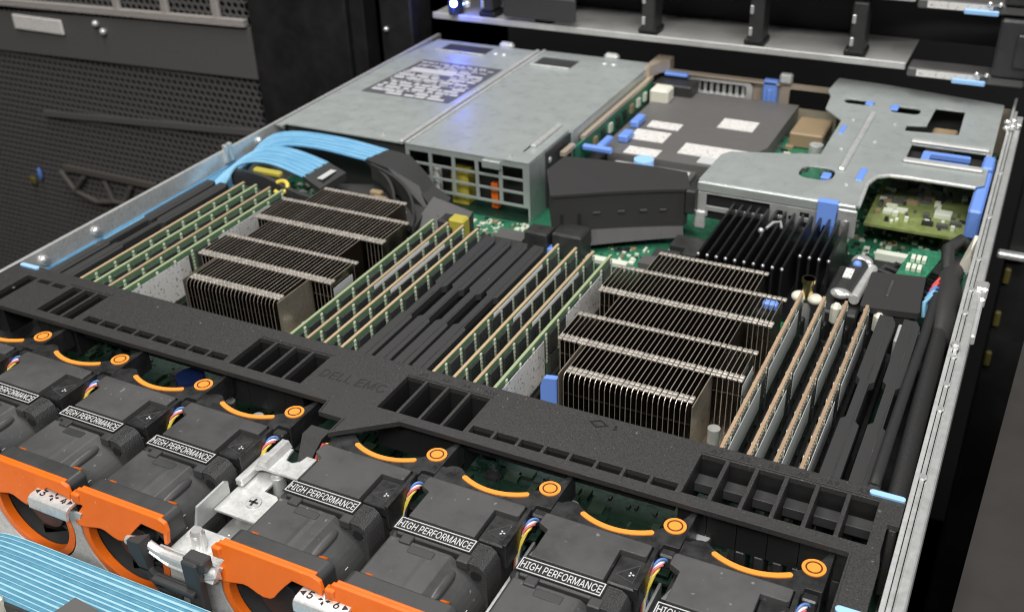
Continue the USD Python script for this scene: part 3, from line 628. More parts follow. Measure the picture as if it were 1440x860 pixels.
top = Polygon([(-9.5, -73), (9.5, -73), (9.5, -60.5), (5, -60.5), (4.4, -64), (2, -66), (-1, -65.5), (-2, -62), (-2.4, -59), (-9.5, -59)])
part(bk, 'rear_shelf', sheet(top, 34.5).hull([(-10.5, -72.8, 32.5), (-10.5, -58, 32.5), (-5, -72.8, 38.2), (-5, -58, 38.2), (-8, -72.8, 38), (-8, -58, 38), (-3.6, -72.8, 35.4), (-3.6, -58, 35.4)]), 'steel_bright')
def pin(p, x, y, z0, z1, r, m='chrome'):
    a = part(p, 'guide_pin', G().cyl((x, y, z0), (x, y, z1-r*.5), r, 20).cyl((x, y, z1-r*.5), (x, y, z1), r, 20, r*.72), m); return a
pin(bk, -5.2, -110.5, 29, 36.6, 2.6); pin(bk, -1.2, -71.2, 22, 33.5, 2.8, 'steel')
for i in range(6): part(bk, 'stamped_dimple', G().ball((-10+3.1*(i % 3)+1.5*(i//3), -98+4.2*(i//3)+1.5*(i % 3), 19.1), .8, 1, (1, 1, .5)), 'chrome')
cl = thing('cable_clip', 'black plastic saddle clip hooked on the metal edge above the blue ribbon cable', 'clip', (-8, -121, 8))
part(cl, 'left_arm', G().hull([(-25, y, z) for y in (-124, -122) for z in (30.5, 35.5)]+[(-19.4, y, z) for y in (-124, -118.5) for z in (33, 36)]+[(-22, y, 24) for y in (-124, -122)]+[(-17.6, y, 24) for y in (-124, -121.6)]).hull([(-22, y, 24.5) for y in (-124, -122)]+[(-17.4, y, 24.5) for y in (-124, -122)]+[(-10, y, 9) for y in (-124, -122)]+[(-6, y, 11) for y in (-124, -122)]), 'charcoal')
part(cl, 'bridge', G().rbox(-16.5, 4.5, -124, -121.6, 17.5, 23, .6).rbox(-15.5, 3.5, -126, -123.4, 21.4, 23.4, .4), 'charcoal')
part(cl, 'right_arm', G().rbox(-1.2, 5.6, -124.2, -120.6, 10, 35.6, .7).rbox(-1.2, 7.8, -123, -117.8, 31.5, 36.4, .7), 'charcoal')
part(cl, 'hook', G().tube([(-10+3.4*math.cos(a), -123, 15.5+3.4*math.sin(a)) for a in np.linspace(-3.0, .3, 12)], 1.3, 8), 'charcoal')
# black strap end with red and yellow leads behind the bracket
st = thing('cable_strap', 'black strap loop with red and yellow leads behind the metal bracket', 'strap', (-6, -52, 20))
part(st, 'strap', G().hull([(-3, -52, 38), (6, -52, 38), (-3, -46, 38), (6, -46, 38), (-1, -60, 30), (4, -60, 30), (0, -50, 18), (4, -50, 18)]), 'cover_black')
for k, c in enumerate(('wire_red', 'wire_yellow', 'wire_pink', 'wire_black')):
    part(st, 'lead', G().tube([(6.2+.5*k, -61+1.2*k, 27), (7+.6*k, -57+k, 34), (8+1.1*k, -54+.8*k, 37.5), (12+1.5*k, -53+.4*k, 37.6), (17+k, -50, 36)], .7, 7), c)

# ---- ribbon cables
def ribbon(name, label, rows, n, r, mats, cat='cable', group=None, flat=.75):
    """rows: list of (left edge point, right edge point) along the length; n strands side by side"""
    t = thing(name, label, cat, tuple(np.mean([a for a, b in rows], 0)), group)
    A = np.array([a for a, b in rows], float); B = np.array([b for a, b in rows], float)
    m = 5*len(rows); s = np.linspace(0, len(rows)-1, m); idx = np.arange(len(rows))
    from scipy.interpolate import CubicSpline
    a, b = CubicSpline(idx, A)(s), CubicSpline(idx, B)(s)
    g = G(); k = len(a); nrm = np.cross(np.gradient(a, axis=0), b-a); nrm /= np.linalg.norm(nrm, axis=1)[:, None]
    v = np.vstack([a-nrm*.25, b-nrm*.25, a+nrm*.25, b+nrm*.25]); f = []
    for i in range(k-1):
        f += [(i, i+1, k+i+1, k+i), (2*k+i, 3*k+i, 3*k+i+1, 2*k+i+1)]
    f = np.array(f); f = np.vstack([f[:, [0, 1, 2]], f[:, [0, 2, 3]]]); g.add((v, f)); part(t, 'carrier_film', g, mats[0])
    for j in range(n):
        w = (j+.5)/n; q = a*(1-w)+b*w+nrm*(.16*np.sin(s*2.1+j*1.7)+RNG.uniform(-.08, .08))[:, None]+((b-a)/n*(.05*np.sin(s*1.3+j*2.3))[:, None])
        part(t, 'strand', G().tube(q, r*RNG.uniform(.9, 1.08), 7), mats[(j % (len(mats)-1))+1] if len(mats) > 1 else mats[0])
    return t
mats_b = ['cable_blue', 'cable_blue', 'cable_blue_light']
ribbon('ribbon_cable', 'light blue ribbon cable running across the front at lower left', [((-84.5, -129.5, 14), (-84.5, -154, 14)), ((-81.5, -128.6, 20), (-81.5, -154, 20)), ((-50, -128, 20.4), (-50, -154, 20.4)), ((-15, -127.4, 20.2), (-15, -154, 20.2)), ((20, -126.6, 19.5), (20, -154, 19.5)), ((60, -127, 17), (60, -154, 17))], 13, .80, ['ribbon_pale', 'ribbon_teal'])
rb_up = ribbon('ribbon_cable', 'upper light blue ribbon flap lying in front of the left power supply', [((-212, 150, 26), (-205, 146, 22)), ((-211, 180, 35), (-203, 168, 33)), ((-205, 202, 39.5), (-195, 182, 38.5)), ((-170, 205, 41.5), (-170, 184, 41)), ((-145, 204, 41), (-147, 183.5, 40.6)), ((-123.4, 201.7, 39.8), (-128.6, 183.5, 39.4))], 11, .82, mats_b)
rb_low = ribbon('ribbon_cable', 'lower light blue ribbon flap curling down beside the left memory modules', [((-212, 120, 25), (-206, 118, 22)), ((-209, 150, 33), (-203, 142, 31)), ((-202, 174, 39), (-200, 149, 37.5)), ((-185, 178, 41.5), (-186, 153, 41)), ((-167, 177, 40.5), (-168, 153, 40)), ((-149.9, 175, 37.8), (-150.8, 151, 37.4))], 12, .88, mats_b)
ribbon('ribbon_cable', 'narrow light blue cable run along the inside of the left wall', [((-215.0, 5, 32), (-211.4, 5, 27)), ((-215.0, 60, 32), (-211.4, 60, 27)), ((-215.0, 120, 32), (-211.4, 120, 27)), ((-215.0, 176, 33), (-211.4, 170, 28))], 5, .55, mats_b)
part(rb_up, 'plug', G().hull([(-124.6, 201.5, 40.5), (-129.4, 183.7, 40.2), (-124.6, 201.5, 38), (-129.4, 183.7, 38), (-108, 200, 40), (-110, 178, 40), (-92, 192, 34), (-88, 176, 33), (-76, 184, 22), (-74, 166, 20), (-76, 184, 16), (-74, 166, 14)]), 'charcoal')
part(rb_up, 'plug_end', G().hull([(-90, 190, 30), (-86, 174, 30), (-70, 182, 26), (-66, 160, 24), (-66, 160, 8), (-70, 182, 8), (-86, 174, 8)]), 'charcoal')
part(rb_low, 'plug', G().hull([(-151, 175, 38.6), (-152, 151, 38.4), (-151, 175, 36), (-152, 151, 36), (-136, 172, 35), (-138, 148, 34), (-136, 172, 30), (-138, 148, 30)]), 'charcoal')
part(rb_low, 'plug_print', G().box(-144, -140, 154, 168, 36.9, 37.3), 'label_grey')
cg = thing('cable_guard', 'black plastic guard with curved ribs behind the left heatsink', 'cable guard', (-125, 160, 4))
def rib(pts, w, h): 
    g = G(); P = np.array(pts, float)
    from scipy.interpolate import CubicSpline
    q = CubicSpline(np.arange(len(P)), P)(np.linspace(0, len(P)-1, 20))
    for a, b in zip(q[:-1], q[1:]):
        g.hull([(p[0], p[1]+s*w/2, p[2]-d) for p in (a, b) for s in (-1, 1) for d in (0, h)])
    return g
part(cg, 'front_rib', rib([(-205, 150, 34), (-186, 146, 37.5), (-165, 141, 37.5), (-140, 134.5, 36), (-115, 146, 33)], 3.0, 9), 'charcoal')
part(cg, 'deck', G().ext([(-152, 150), (-118, 146), (-72, 144), (-78, 168), (-126, 184), (-150, 176)], 22, 24), 'cover_black')
part(cg, 'middle_rib', rib([(-118, 180, 37), (-100, 166, 35), (-90, 152, 30), (-88, 143, 22)], 2.4, 8), 'charcoal')
part(cg, 'rear_rib', rib([(-124, 182, 39), (-96, 170, 36.5), (-80, 156, 32), (-72, 142, 22)], 2.4, 10), 'charcoal')
part(cg, 'guard_print', G().box(-90, -86, 150, 158, 24, 24.4), 'label_grey')
part(cg, 'yellow_jumper', G().rbox(-118, -110, 168, 172, 24, 28, .8).rbox(-113, -104, 163, 167, 24, 27, .8), 'component_tan')
part(cg, 'yellow_pull_tab', G().rbox(-186, -166, 146.6, 151, 36, 39.6, 1), 'yellow')
ly = thing('cable_tie_loop', 'small yellow tie loop above the left memory modules', 'tie', (-157, 140, 30))
part(ly, 'loop', G().tube([(-158+4.5*math.cos(a), 137.5+3*math.sin(a), 36+2.5*math.sin(a)) for a in np.linspace(-2.2, 2.6, 16)], 1.3, 8), 'wire_yellow')

# ================================================================== black bridge over the fans
br = thing('air_bridge', 'black speckled plastic bridge with rows of slots across the tray', 'plastic bridge', (0, -20, 0))
outline = Polygon([(-214.5, 0), (-214.5, -75), (-195, -75), (-195, -34.8), (-2.2, -34.8), (-1.2, -42.2), (10.2, -42.2), (10.2, -51.6), (31, -34.8), (200.2, -34.8), (200.2, -75), (209.6, -75), (209.6, -38), (208.6, -30), (208.6, -16.6), (212.2, -16.6), (212.2, -2.0), (203, 0)])
cells = []
def row(x0, n, pitch, bar, y0, y1): 
    for i in range(n): cells.append((x0+i*pitch+bar/2, x0+(i+1)*pitch-bar/2, y0, y1))
row(141.0, 6, 10.65, 1.5, -29.4, -6.4)
row(17.0, 4, 9.9, 1.3, -30.4, -7.4)
row(-57.6, 4, 9.6, 1.4, -29.6, -8.2)
row(-170, 3, 8.1, 1.5, -30.4, -7.9)
deep = list(cells); cells = []
row(57.4, 8, 10.35, 1.3, -29.8, -25.4); row(-142.5, 8, 10.35, 1.4, -29.2, -25.0)
cells += [(-190, -182.6, -11.4, -8.4), (-180.4, -173, -11.6, -8.5)]
small_c = list(cells); deep.append((-199.6, -192.6, -30.7, -8.2))
plate = outline
for (a, b, c, d) in deep+small_c: plate = plate.difference(sbox(a, c, b, d))
part(br, 'top_plate', G().ext(plate, 40.3, 42.5), 'shroud_plastic')
rim = LineString([(-195, -35), (-2.2, -35), (-1.2, -42.4), (10, -42.4), (10, -51.8), (31, -35), (200.2, -35), (200.2, -75)]).buffer(.35, join_style=2)
part(br, 'front_rim', G().ext(rim, 40.6, 42.85), 'shroud_plastic')
part(br, 'ridge', G().box(-205, 200, -4.6, -3.9, 42.4, 42.95) if False else G().box(-172, -145, -6.9, -6.3, 42.5, 42.9).box(-57, -19, -7.4, -6.8, 42.5, 42.9).box(17.6, 56.6, -6.7, -6.1, 42.5, 42.9).box(141.5, 204.5, -5.6, -5.0, 42.5, 42.9), 'shroud_plastic')
for (a, b, c, d) in deep:                       # walls of the slots going down, with the step half way
    w_ = sbox(a-.62, c-.6, b+.62, d+.6).difference(sbox(a+.02, c+.02, b-.02, d-.02))
    part(br, 'slot_wall', G().ext(w_, 24, 40.2), 'pocket_shade', smooth=False)

for (a, b, c, d) in deep[:6]: part(br, 'slot_step', G().box(a+.1, b-.1, c+15.6, c+21.0, 31.0, 35.0), 'fan_dark')
for (a, b, c, d) in deep[6:10]: part(br, 'slot_step', G().box(a+4.6, b-.1, c+13, c+18.5, 30.0, 34.0), 'fan_dark')
for (a, b, c, d) in small_c: part(br, 'slot_floor', G().ext(sbox(a-.5, c-.5, b+.5, d+.5).difference(sbox(a+.02, c+.02, b-.02, d-.02)), 34.6, 40.2).box(a-.5, b+.5, c-.5, d+.5, 34, 34.55), 'pocket_shade')
part(br, 'rear_skirt', G().box(-212, 204, -1.6, -.2, 20, 40.2), 'shroud_plastic')
part(br, 'side_leg', G().rbox(208.8, 211.8, -16.5, -2.2, 10, 40.2, .5), 'shroud_plastic'); part(br, 'side_leg', G().rbox(200.4, 201.8, -74, -36, 12, 40.2, .3), 'shroud_plastic')
for (a, b, y) in ((-211.6, -199.4, -1.6), (200.2, 212.0, -2.9)):
    part(br, 'blue_stripe', G().ext(rrect(a, b, y-1.25, y+1.25, 1.2), 42.5, 43.2), 'blue_tab')
part(br, 'blue_stripe', G().ext(rrect(200.8, 209.2, -62.4, -59.6, 1.35), 42.5, 43.2), 'blue_tab')
def emboss(txt, h, x, y, w=None, bold=False): part(br, 'raised_lettering', G().text(txt, h, (x, y), 42.5, bold, w, .14), 'shroud_letter', smooth=False)
for k, s_ in enumerate(('A7', 'A1', 'A8', 'A2', 'A9', 'A3')): emboss(s_, 2.4, 144.6+10.35*k, -4.3)
for k, s_ in enumerate(('A5', 'A6', 'A4', 'A10')): emboss(s_, 2.0, 22+9.8*k, -4.8)
emboss('DELL EMC', 5.2, -16.5, -21.8, 31)
dm = Polygon([(-4, 0), (0, 2.6), (4, 0), (0, -2.6)]); part(br, 'raised_mark', G().ext(affinity.translate(dm.difference(affinity.scale(dm, .68, .68)), 101, -5.2), 42.5, 42.75).text('1', 2.6, (107, -6.4), 42.5, True, None, .22), 'shroud_print', smooth=False)
for x, y in ((116, -4.4), (-118, -6), (-90, -9), (62, -4.4), (205, -11), (-196, -20)): part(br, 'mould_pip', G().ball((x, y, 42.4), .9, 1, (1, 1, .5)), 'fan_plastic')

# ================================================================== memory modules
def make_dimm(name, x, edge, labels, label, group):
    D = thing(name, label, 'memory module', (x, 70, 4), group)
    y0, y1 = 2.5, 135.4
    part(D, 'circuit_board', G().box(x-.65, x+.65, y0, y1, 8, 35.4), 'dimm_pcb')
    part(D, 'top_edge', G().box(x-.68, x+.68, y0, y1, 35.4, 36.0), edge)
    part(D, 'gold_contacts', G().box(x-.69, x+.69, y0+3, y1-3, 8.2, 10.4), 'gold')
    
    for k in range(10):
        yc = y0+8.2+13.0*k-(0 if k < 5 else 1.0)
        part(D, 'memory_chip', G().box(x+.66, x+1.75, yc-4.15, yc+4.15, 23.2, 33.2), 'memory_black')
        part(D, 'lower_memory_chip', G().box(x+.66, x+1.75, yc-3.9, yc+3.9, 11.8, 21.8), 'memory_black')
        part(D, 'back_memory_chip', G().box(x-1.75, x-.66, yc-4.15, yc+4.15, 23.2, 33.2), 'memory_black')
    g = G()
    for k in range(11):
        yc = y0+1.7+13.0*k-(0 if k < 6 else 1.0)
        for j in range(8):
            for s_ in (1, -1): g.box(x+s_*.66, x+s_*1.25, yc-.62, yc+.62, 33.4-2.0*j, 34.6-2.0*j)
    part(D, 'capacitor_row', g, 'solder', smooth=False, kind='stuff')
    if edge == 'dimm_edge_copper':
        g = G()
        for k in range(58):
            g.box(x+.66, x+1.15, y0+2.0+2.25*k, y0+3.0+2.25*k, 33.9, 35.6)
        part(D, 'edge_component_row', g, 'solder_dull', smooth=False, kind='stuff')
    for (a, b, za, zb) in labels: part(D, 'sticker', G().box(x+1.78, x+1.95, a, b, za, zb), 'label_dimm' if labels is W2 else 'label_grey' if labels is W else 'sticker_white')
    return D
GL = ['memory modules left of the left heatsink', 'memory modules right of the left heatsink', 'memory modules left of the right heatsink', 'memory modules right of the right heatsink']
W = [(9, 58, 21, 33.6), (70, 122, 21, 33.6)]
L1 = [(60, 112, 34.2, 36.1)]
W2 = [(7, 52, 14, 33.5), (76, 118, 16, 33.5)]
groups = [([-183.5, -174.2, -164.4, -155.0], ['t', 'g', 't', 'G']), ([-54.0, -45.0, -35.6, -26.6], ['g', 'l', 'l', 't']), ([20.2, 30.2, 39.8, 49.3], ['l', 'l', 'l', 'G']), ([145.0, 155.4, 165.4, 174.8], ['c', 'c', 'c', 'c'])]
conf = {'t': ('dimm_edge_tan', []), 'g': ('dimm_edge_green', []), 'l': ('dimm_edge_tan', L1), 'G': ('dimm_edge_green', W2), 'c': ('dimm_edge_copper', W)}
nth = [['first memory module on the left, beside the black fillers', 'second memory module from the left fillers, pale green edge', 'third memory module from the left fillers, tan edge', 'memory module with white stickers beside the left heatsink'],
       ['green-edged memory module nearest the right side of the left heatsink', 'second memory module right of the left heatsink, white strip near its top', 'third memory module right of the left heatsink, white strip near its top', 'memory module touching the middle row of black fillers from the left'],
       ['memory module just right of the middle black fillers', 'second memory module right of the middle black fillers', 'third memory module right of the middle black fillers', 'green-edged memory module with white stickers beside the right heatsink'],
       ['copper-edged memory module nearest the right heatsink', 'second copper-edged memory module right of the right heatsink', 'third copper-edged memory module right of the right heatsink', 'copper-edged memory module next to the right-hand black fillers']]
made = {}
for gi, (xs_, cs) in enumerate(groups):
    for x, c, lb in zip(xs_, cs, nth[gi]):
        if c in made: copy(made[c], (x, 70, 4), lb, 'memory module', GL[gi])
        else: made[c] = make_dimm('memory_module', x, conf[c][0], conf[c][1], lb, GL[gi])
# ---- black slot fillers
def make_blank(x, label, group):
    B = thing('slot_filler', label, 'slot filler', (x, 70, 4), group)
    sh = Polygon([(x-3.9, 2), (x+3.6, 2), (x+3.6, 44), (x+1.8, 46), (x+1.8, 74), (x+3.6, 76), (x+3.6, 126), (x+1.6, 131), (x-3.9, 131), (x-3.9, 78), (x-2.2, 76), (x-2.2, 48), (x-3.9, 46)])
    part(B, 'top_cap', G().ext(sh, 31.4, 35), 'charcoal')
    part(B, 'blade', G().box(x-1.3, x+1.3, 3, 130, 8, 31.4), 'black_plastic')
    part(B, 'top_ridge', G().box(x+.6, x+1.0, 4, 128, 35, 35.25), 'fan_plastic')
    return B
bl = [(-203.4, 'outermost black slot filler beside the left wall', 0), (-194, 'black slot filler beside the first memory module on the left', 0),
      (-15.6, 'leftmost of the four black slot fillers in the middle', 1), (-6.2, 'second from left of the four black slot fillers in the middle', 1), (3.2, 'third from left of the four black slot fillers in the middle', 1), (12.4, 'rightmost of the four black slot fillers in the middle', 1),
      (185.0, 'black slot filler beside the last copper-edged memory module', 2), (195.4, 'black slot filler nearest the dark cable sleeves on the right', 2)]
BG = ['slot fillers at the left wall', 'slot fillers in the middle', 'slot fillers at the right']
b0 = make_blank(bl[0][0], bl[0][1], BG[0])
for x, lb, k in bl[1:]: copy(b0, (x, 70, 4), lb, 'slot filler', BG[k])
for x in sum([g[0] for g in groups], [])+[b[0] for b in bl]:     # sockets on the board under the modules and fillers
    sl_ = part(mb, 'memory_socket', G().ext(sbox(x-3.3, .5, x+3.3, 137.4).difference(sbox(x-1.5, 2, x+1.5, 136)), 4.0, 11.5), 'black_plastic')
    part(sl_, 'socket_latch', G().rbox(x-2.1, x+2.1, 137.5, 141.5, 4.2, 20, .8), 'black_plastic')
for x, y in ((160.6, 139.5), (180, 139.5)): part(mb, 'slot_latch', G().rbox(x-2.4, x+2.4, y-2.6, y+3, 20.2, 31, 1.6), 'connector_white')
for x in (190.4, 200.2): part(mb, 'slot_latch', G().rbox(x-.8, x+.8, 118, 133, 8, 31, .5), 'label_grey')

# ================================================================== processor heatsinks
STR = [27.5, 49.5, 70.5, 95, 118.5, 139.0]
def make_heatsink(cx, label, blue=True):
    H = thing('heatsink', label, 'heatsink', (cx, 82, 4), 'processor heatsinks')
    pitch = 2.28; N = 36; x0 = cx-pitch*(N-1)/2
    rows = [(22.6, 49.5, 27), (49.5, 70.5, 99), (70.5, 95.0, 29.5), (95.0, 118.5, 99), (118.5, 140.2, 27)]
    for i in range(N):
        x = x0+i*pitch; d = abs(x-cx); g = G()
        segs = [r for r in rows if d <= r[2]]
        runs = []
        for a, b, _ in segs:
            if runs and abs(runs[-1][1]-a) < .01: runs[-1][1] = b
            else: runs.append([a, b])
        for a, b in runs:
            P = [(a, 10), (b, 10), (b, 40.0), (a+2.6, 40.0), (a+.9, 39.2), (a, 37.4)]
            g.ext(P, x-.19, x+.19, 'x')
            g.box(x-.25, x+pitch-.4, a-.12, a+.22, 31.0, 31.7)
        if len(runs) > 1: g.box(x-.25, x+.25, runs[0][1]-1, runs[1][0]+1, 10, 13)
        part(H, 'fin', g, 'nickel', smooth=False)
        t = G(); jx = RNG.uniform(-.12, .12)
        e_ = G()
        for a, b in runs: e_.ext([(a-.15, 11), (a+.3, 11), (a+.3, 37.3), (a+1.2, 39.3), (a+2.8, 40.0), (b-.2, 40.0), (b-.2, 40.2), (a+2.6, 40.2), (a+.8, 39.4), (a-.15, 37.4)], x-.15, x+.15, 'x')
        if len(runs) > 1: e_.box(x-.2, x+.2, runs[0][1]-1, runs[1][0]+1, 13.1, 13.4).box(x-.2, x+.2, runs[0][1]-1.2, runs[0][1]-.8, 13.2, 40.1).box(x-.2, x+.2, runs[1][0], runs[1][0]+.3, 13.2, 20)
        part(H, 'fin_edge', e_, 'nickel_edge_lit', smooth=False)  # thin pale strips paint the bright line along each fin
        for k, ys in enumerate(STR):
            lim = 27 if k in (0, 5) else 99
            if d > lim: continue
            for o in ((-1.15, 1.15) if k in (0, 1, 3) else (0,)):
                w = 1.0 if k in (0, 1, 3) else 1.25
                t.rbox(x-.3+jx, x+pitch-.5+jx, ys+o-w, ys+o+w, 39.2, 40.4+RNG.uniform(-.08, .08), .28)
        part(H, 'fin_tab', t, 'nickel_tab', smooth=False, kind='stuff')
    part(H, 'base_plate', G().rbox(cx-44, cx+44, 23, 140, 4, 9.6, .6), 'nickel_plate')
    part(H, 'end_plate', G().box(cx+28.4, cx+28.9, 23, 49, 9.7, 39.6), 'nickel_plate')
    part(H, 'end_plate', G().box(cx-28.9, cx-28.4, 23, 49, 9.7, 39.6), 'nickel_plate')
    for s_ in (-1, 1):
        part(H, 'heat_pipe', G().tube([(cx+s_*26, y, 12) for y in (30, 60, 100, 135)], 3, 10), 'nickel_plate')
        for y in (34, 130):
            sc = part(H, 'corner_screw', G().cyl((cx+s_*35, y, 9.6), (cx+s_*35, y, 24), 2.6, 18), 'chrome')
            part(sc, 'screw_collar', G().cyl((cx+s_*35, y, 9.6), (cx+s_*35, y, 13), 4.6, 20), 'nickel_plate')
        part(H, 'clip_bracket', G().rbox(cx+s_*35-7, cx+s_*35+7, 24, 44, 9.6, 11.2, .4), 'nickel_plate')
    if blue: part(H, 'blue_latch', G().hull([(cx-38, 25, 8), (cx-30.4, 25, 8), (cx-38, 28, 8), (cx-30.4, 28, 8), (cx-38, 25, 30), (cx-38, 28, 30), (cx-36.5, 25, 34), (cx-36.5, 28, 34), (cx-30.4, 25, 35), (cx-30.4, 28, 35)]), 'blue_touch')
    if blue: part(H, 'blue_corner', G().rbox(cx+32, cx+39, 112, 116, 36, 40.2, .8), 'blue_touch')
    part(H, 'side_sticker', G().box(cx+41.0, cx+41.2, 50, 66, 20, 36), 'label_grey')
    return H
h0 = make_heatsink(100, 'right processor heatsink of thin metal fins with a blue latch at its front')
make_heatsink(-101, 'left processor heatsink of thin metal fins, farther from the camera', False)

# ---- black finned cooler behind the right heatsink
bf = thing('black_heatsink', 'black finned cooler in front of the card cage', 'heatsink', (115, 190, 4))
part(bf, 'cooler_base', G().box(84, 152, 158, 224, 4, 9), 'fin_black')
for k in range(14):
    x = 87.6+4.72*k; ya = 157 if k < 10 else 174
    fz = part(bf, 'fin', G().ext([(ya, 9), (222, 9), (222, 34), (ya+1.2, 34), (ya, 32.8)], x-.6, x+.6, 'x'), 'fin_black')
    part(fz, 'fin_tip', G().ball((x, ya+.5, 33.6), .95, 1), 'fin_glint')  # pale ball painted in as the glint on the fin corner
part(bf, 'spring_clip', G().tube([(112, 196, 34.8), (114, 202, 36), (117, 206, 35), (119, 200, 34.8)], .8, 8).ball((110, 193, 34.6), 1.6, 1), 'steel')

# ================================================================== card cage (riser) and cards
rc = thing('card_cage', 'grey metal card cage with blue touch points at the rear right', 'card cage', (140, 330, 5))
P = Polygon([(65, 225), (152.6, 225), (151.4, 258), (154, 268), (160, 273), (170, 274), (205, 274), (209, 278), (207.6, 411), (136, 424), (100.3, 427), (99, 398), (103, 389), (105, 364), (118.5, 347), (118.9, 287.7), (94.8, 279.6), (70, 272), (66, 266)])
holes = [rrect(113, 132, 379, 388, 4), rrect(143, 161, 373, 385, 4), Polygon([(169, 390), (186.5, 390), (187.5, 347), (157, 343), (157, 353), (168, 356)]).buffer(-1.5).buffer(1.5), sbox(164.5, 298, 205.5, 323), rrect(113.5, 132.5, 251, 268.5, 6)]
cov = P.buffer(-2).buffer(2, quad_segs=5)
for h in holes: cov = cov.difference(h)
part(rc, 'top_plate', G().ext(cov, 41.4, 42.4), 'steel_lid')
part(rc, 'front_fold', G().rbox(65.2, 151.6, 223.6, 225.2, 36.5, 42.3, .6), 'steel_lid')
part(rc, 'inner_edge', G().tube([(152.4, 226, 41.8), (151.2, 256, 41.8), (154, 268, 41.8), (160, 273, 41.6), (170, 274, 41.6), (205, 273.6, 41.6)], 1.2, 8), 'steel_bright')
ff = sbox(65, 22, 132, 36.4).difference(rrect(71, 106.5, 28.5, 35.6, .6)).difference(sbox(72, 20, 108, 25.6)).difference(rrect(110, 114, 30, 33, .3)).difference(rrect(110, 114, 25, 28, .3)).difference(rrect(117, 119.6, 28, 31, 1)).difference(rrect(123, 128, 31, 34, .3)).difference(rrect(123, 128, 25, 28.4, .3))
part(rc, 'front_frame', G().ext(ff, 223.8, 224.8, 'y'), 'steel')
part(rc, 'inner_panel', G().box(66, 140, 226, 227, 20, 41), 'black_matte')  # black sheet added behind the front window to keep it dark
part(rc, 'front_foot', G().rbox(64.6, 71, 222.6, 225, 14, 25, .8), 'steel_bright')
part(rc, 'front_corner', G().rbox(142.6, 152.6, 222.8, 225, 24, 40, .6), 'steel'); part(rc, 'corner_screw', G().cyl((147.4, 222.9, 32), (147.4, 221.9, 32), 1.9, 16), 'chrome')
part(rc, 'blue_release', G().hull([(132, 222, 42.8), (142.4, 222, 42.8), (132, 226, 43.4), (142.4, 226, 43.4), (132.4, 221, 30), (142, 221, 30), (132.4, 224, 30), (142, 224, 30)]).hull([(132.4, 221, 30), (136.6, 221, 30), (132.4, 223.4, 30), (136.6, 223.4, 30), (131.6, 221, 19), (133.4, 221, 19)]).hull([(138, 221, 30), (142, 221, 30), (138, 223.4, 30), (142, 223.4, 30), (138, 221, 19), (139.6, 221, 19)]), 'blue_touch')
part(rc, 'plate_rib', G().rbox(132.6, 136.4, 268, 366, 42.3, 44.0, .9), 'steel_bright')
part(rc, 'lip_rear', G().rbox(163.5, 207, 323, 328, 42.3, 44.6, .8), 'steel_shelf'); part(rc, 'lip_front', G().rbox(163.5, 206.5, 292.5, 298, 42.3, 44.2, .8), 'steel_shelf')
part(rc, 'blue_lever', G().ext(rrect(172, 198, 302, 318.5, 1.5).difference(rrect(176.5, 201, 306, 314.5, 1)), 38.5, 41.2), 'blue_touch')
part(rc, 'lever_bed', G().box(164, 206, 297, 324, 36.5, 38), 'black_matte')
part(rc, 'blue_side_latch', G().rbox(204.5, 211.4, 246, 318, 24, 40.6, 1.2).rbox(205, 211, 300, 318, 40, 43.4, 1), 'blue_touch')
for a, b, c, d in ((126.5, 131.5, 380, 387), (142.5, 147.5, 376, 386), (144, 148, 258, 276), (121, 124, 324, 338), (126, 131, 254, 262)):
    part(rc, 'blue_mark', G().rbox(a, b, c, d, 42.0 if a != 126 else 34, 42.9, .4), 'blue_touch')
for x, y in ((150, 352), (144, 318), (125, 350), (128, 300), (141, 250), (176, 300), (196, 324), (190, 328), (180, 296)): part(rc, 'cage_screw', G().cyl((x, y, 42.3), (x, y, 43.0), 1.2, 10), 'steel_bright')
part(rc, 'inner_wall', G().box(106, 206, 404, 408, 6, 41), 'charcoal')
part(rc, 'inner_connector', G().rbox(170, 185, 352, 384, 14, 32, 1), 'component_tan')
def card(name, label, x0, x1, y0, y1, z, m, n, seed):
    c = thing(name, label, 'circuit card', ((x0+x1)/2, (y0+y1)/2, z))
    part(c, 'board', G().box(x0, x1, y0, y1, z, z+1.5), m); r = random.Random(seed)
    done = []
    for k in range(n):
        w, d, h = r.choice([(9, 8, 2), (5, 5, 1.6), (3, 4, 2.2), (2.4, 1.6, 1.2), (1.6, 2.4, 1.2), (4, 2, 1.4), (2, 2, 2.6), (6, 3, 2)]); x = r.uniform(x0+w, x1-w); y = r.uniform(y0+4+d/2, y1-d)
        if any(abs(x-a) < (w+e)/2 and abs(y-b) < (d+f)/2 for a, b, e, f in done): continue
        done.append((x, y, w, d)); part(c, 'chip' if w > 4 else 'component', G().box(x-w/2, x+w/2, y-d/2, y+d/2, z+1.5, z+1.5+h), r.choice(['chip', 'chip_grey', 'chip_grey', 'component_tan', 'component_white', 'solder']))
    part(c, 'edge_strip', G().box(x0, x1, y0-.4, y0-.01, z, z+1.5), m); return c
card('riser_card', 'yellow-green circuit card showing under the right end of the card cage', 153, 206.5, 251.5, 330, 19.5, 'pcb_yellow', 170, 3)
card('expansion_card', 'green circuit card visible through the gap left of the card cage plate', 68, 118, 292, 380, 12, 'pcb_green', 60, 5)
hs = thing('card_heatsink', 'small pale heatsink block on the card behind the network card', 'heatsink', (92, 372, 14)); part(hs, 'block', G().rbox(84, 106, 362, 394, 13.6, 24, 1), 'component_tan'); part(hs, 'blue_cap', G().rbox(110, 118, 370, 380, 14, 24, 1), 'wire_blue'); part(hs, 'silver_can', G().cyl((106, 342, 13.6), (106, 342, 26), 4.5, 18), 'steel_bright')
nc = thing('network_card', 'grey card cover with white labels between power supply and card cage', 'network card', (28, 345, 5))
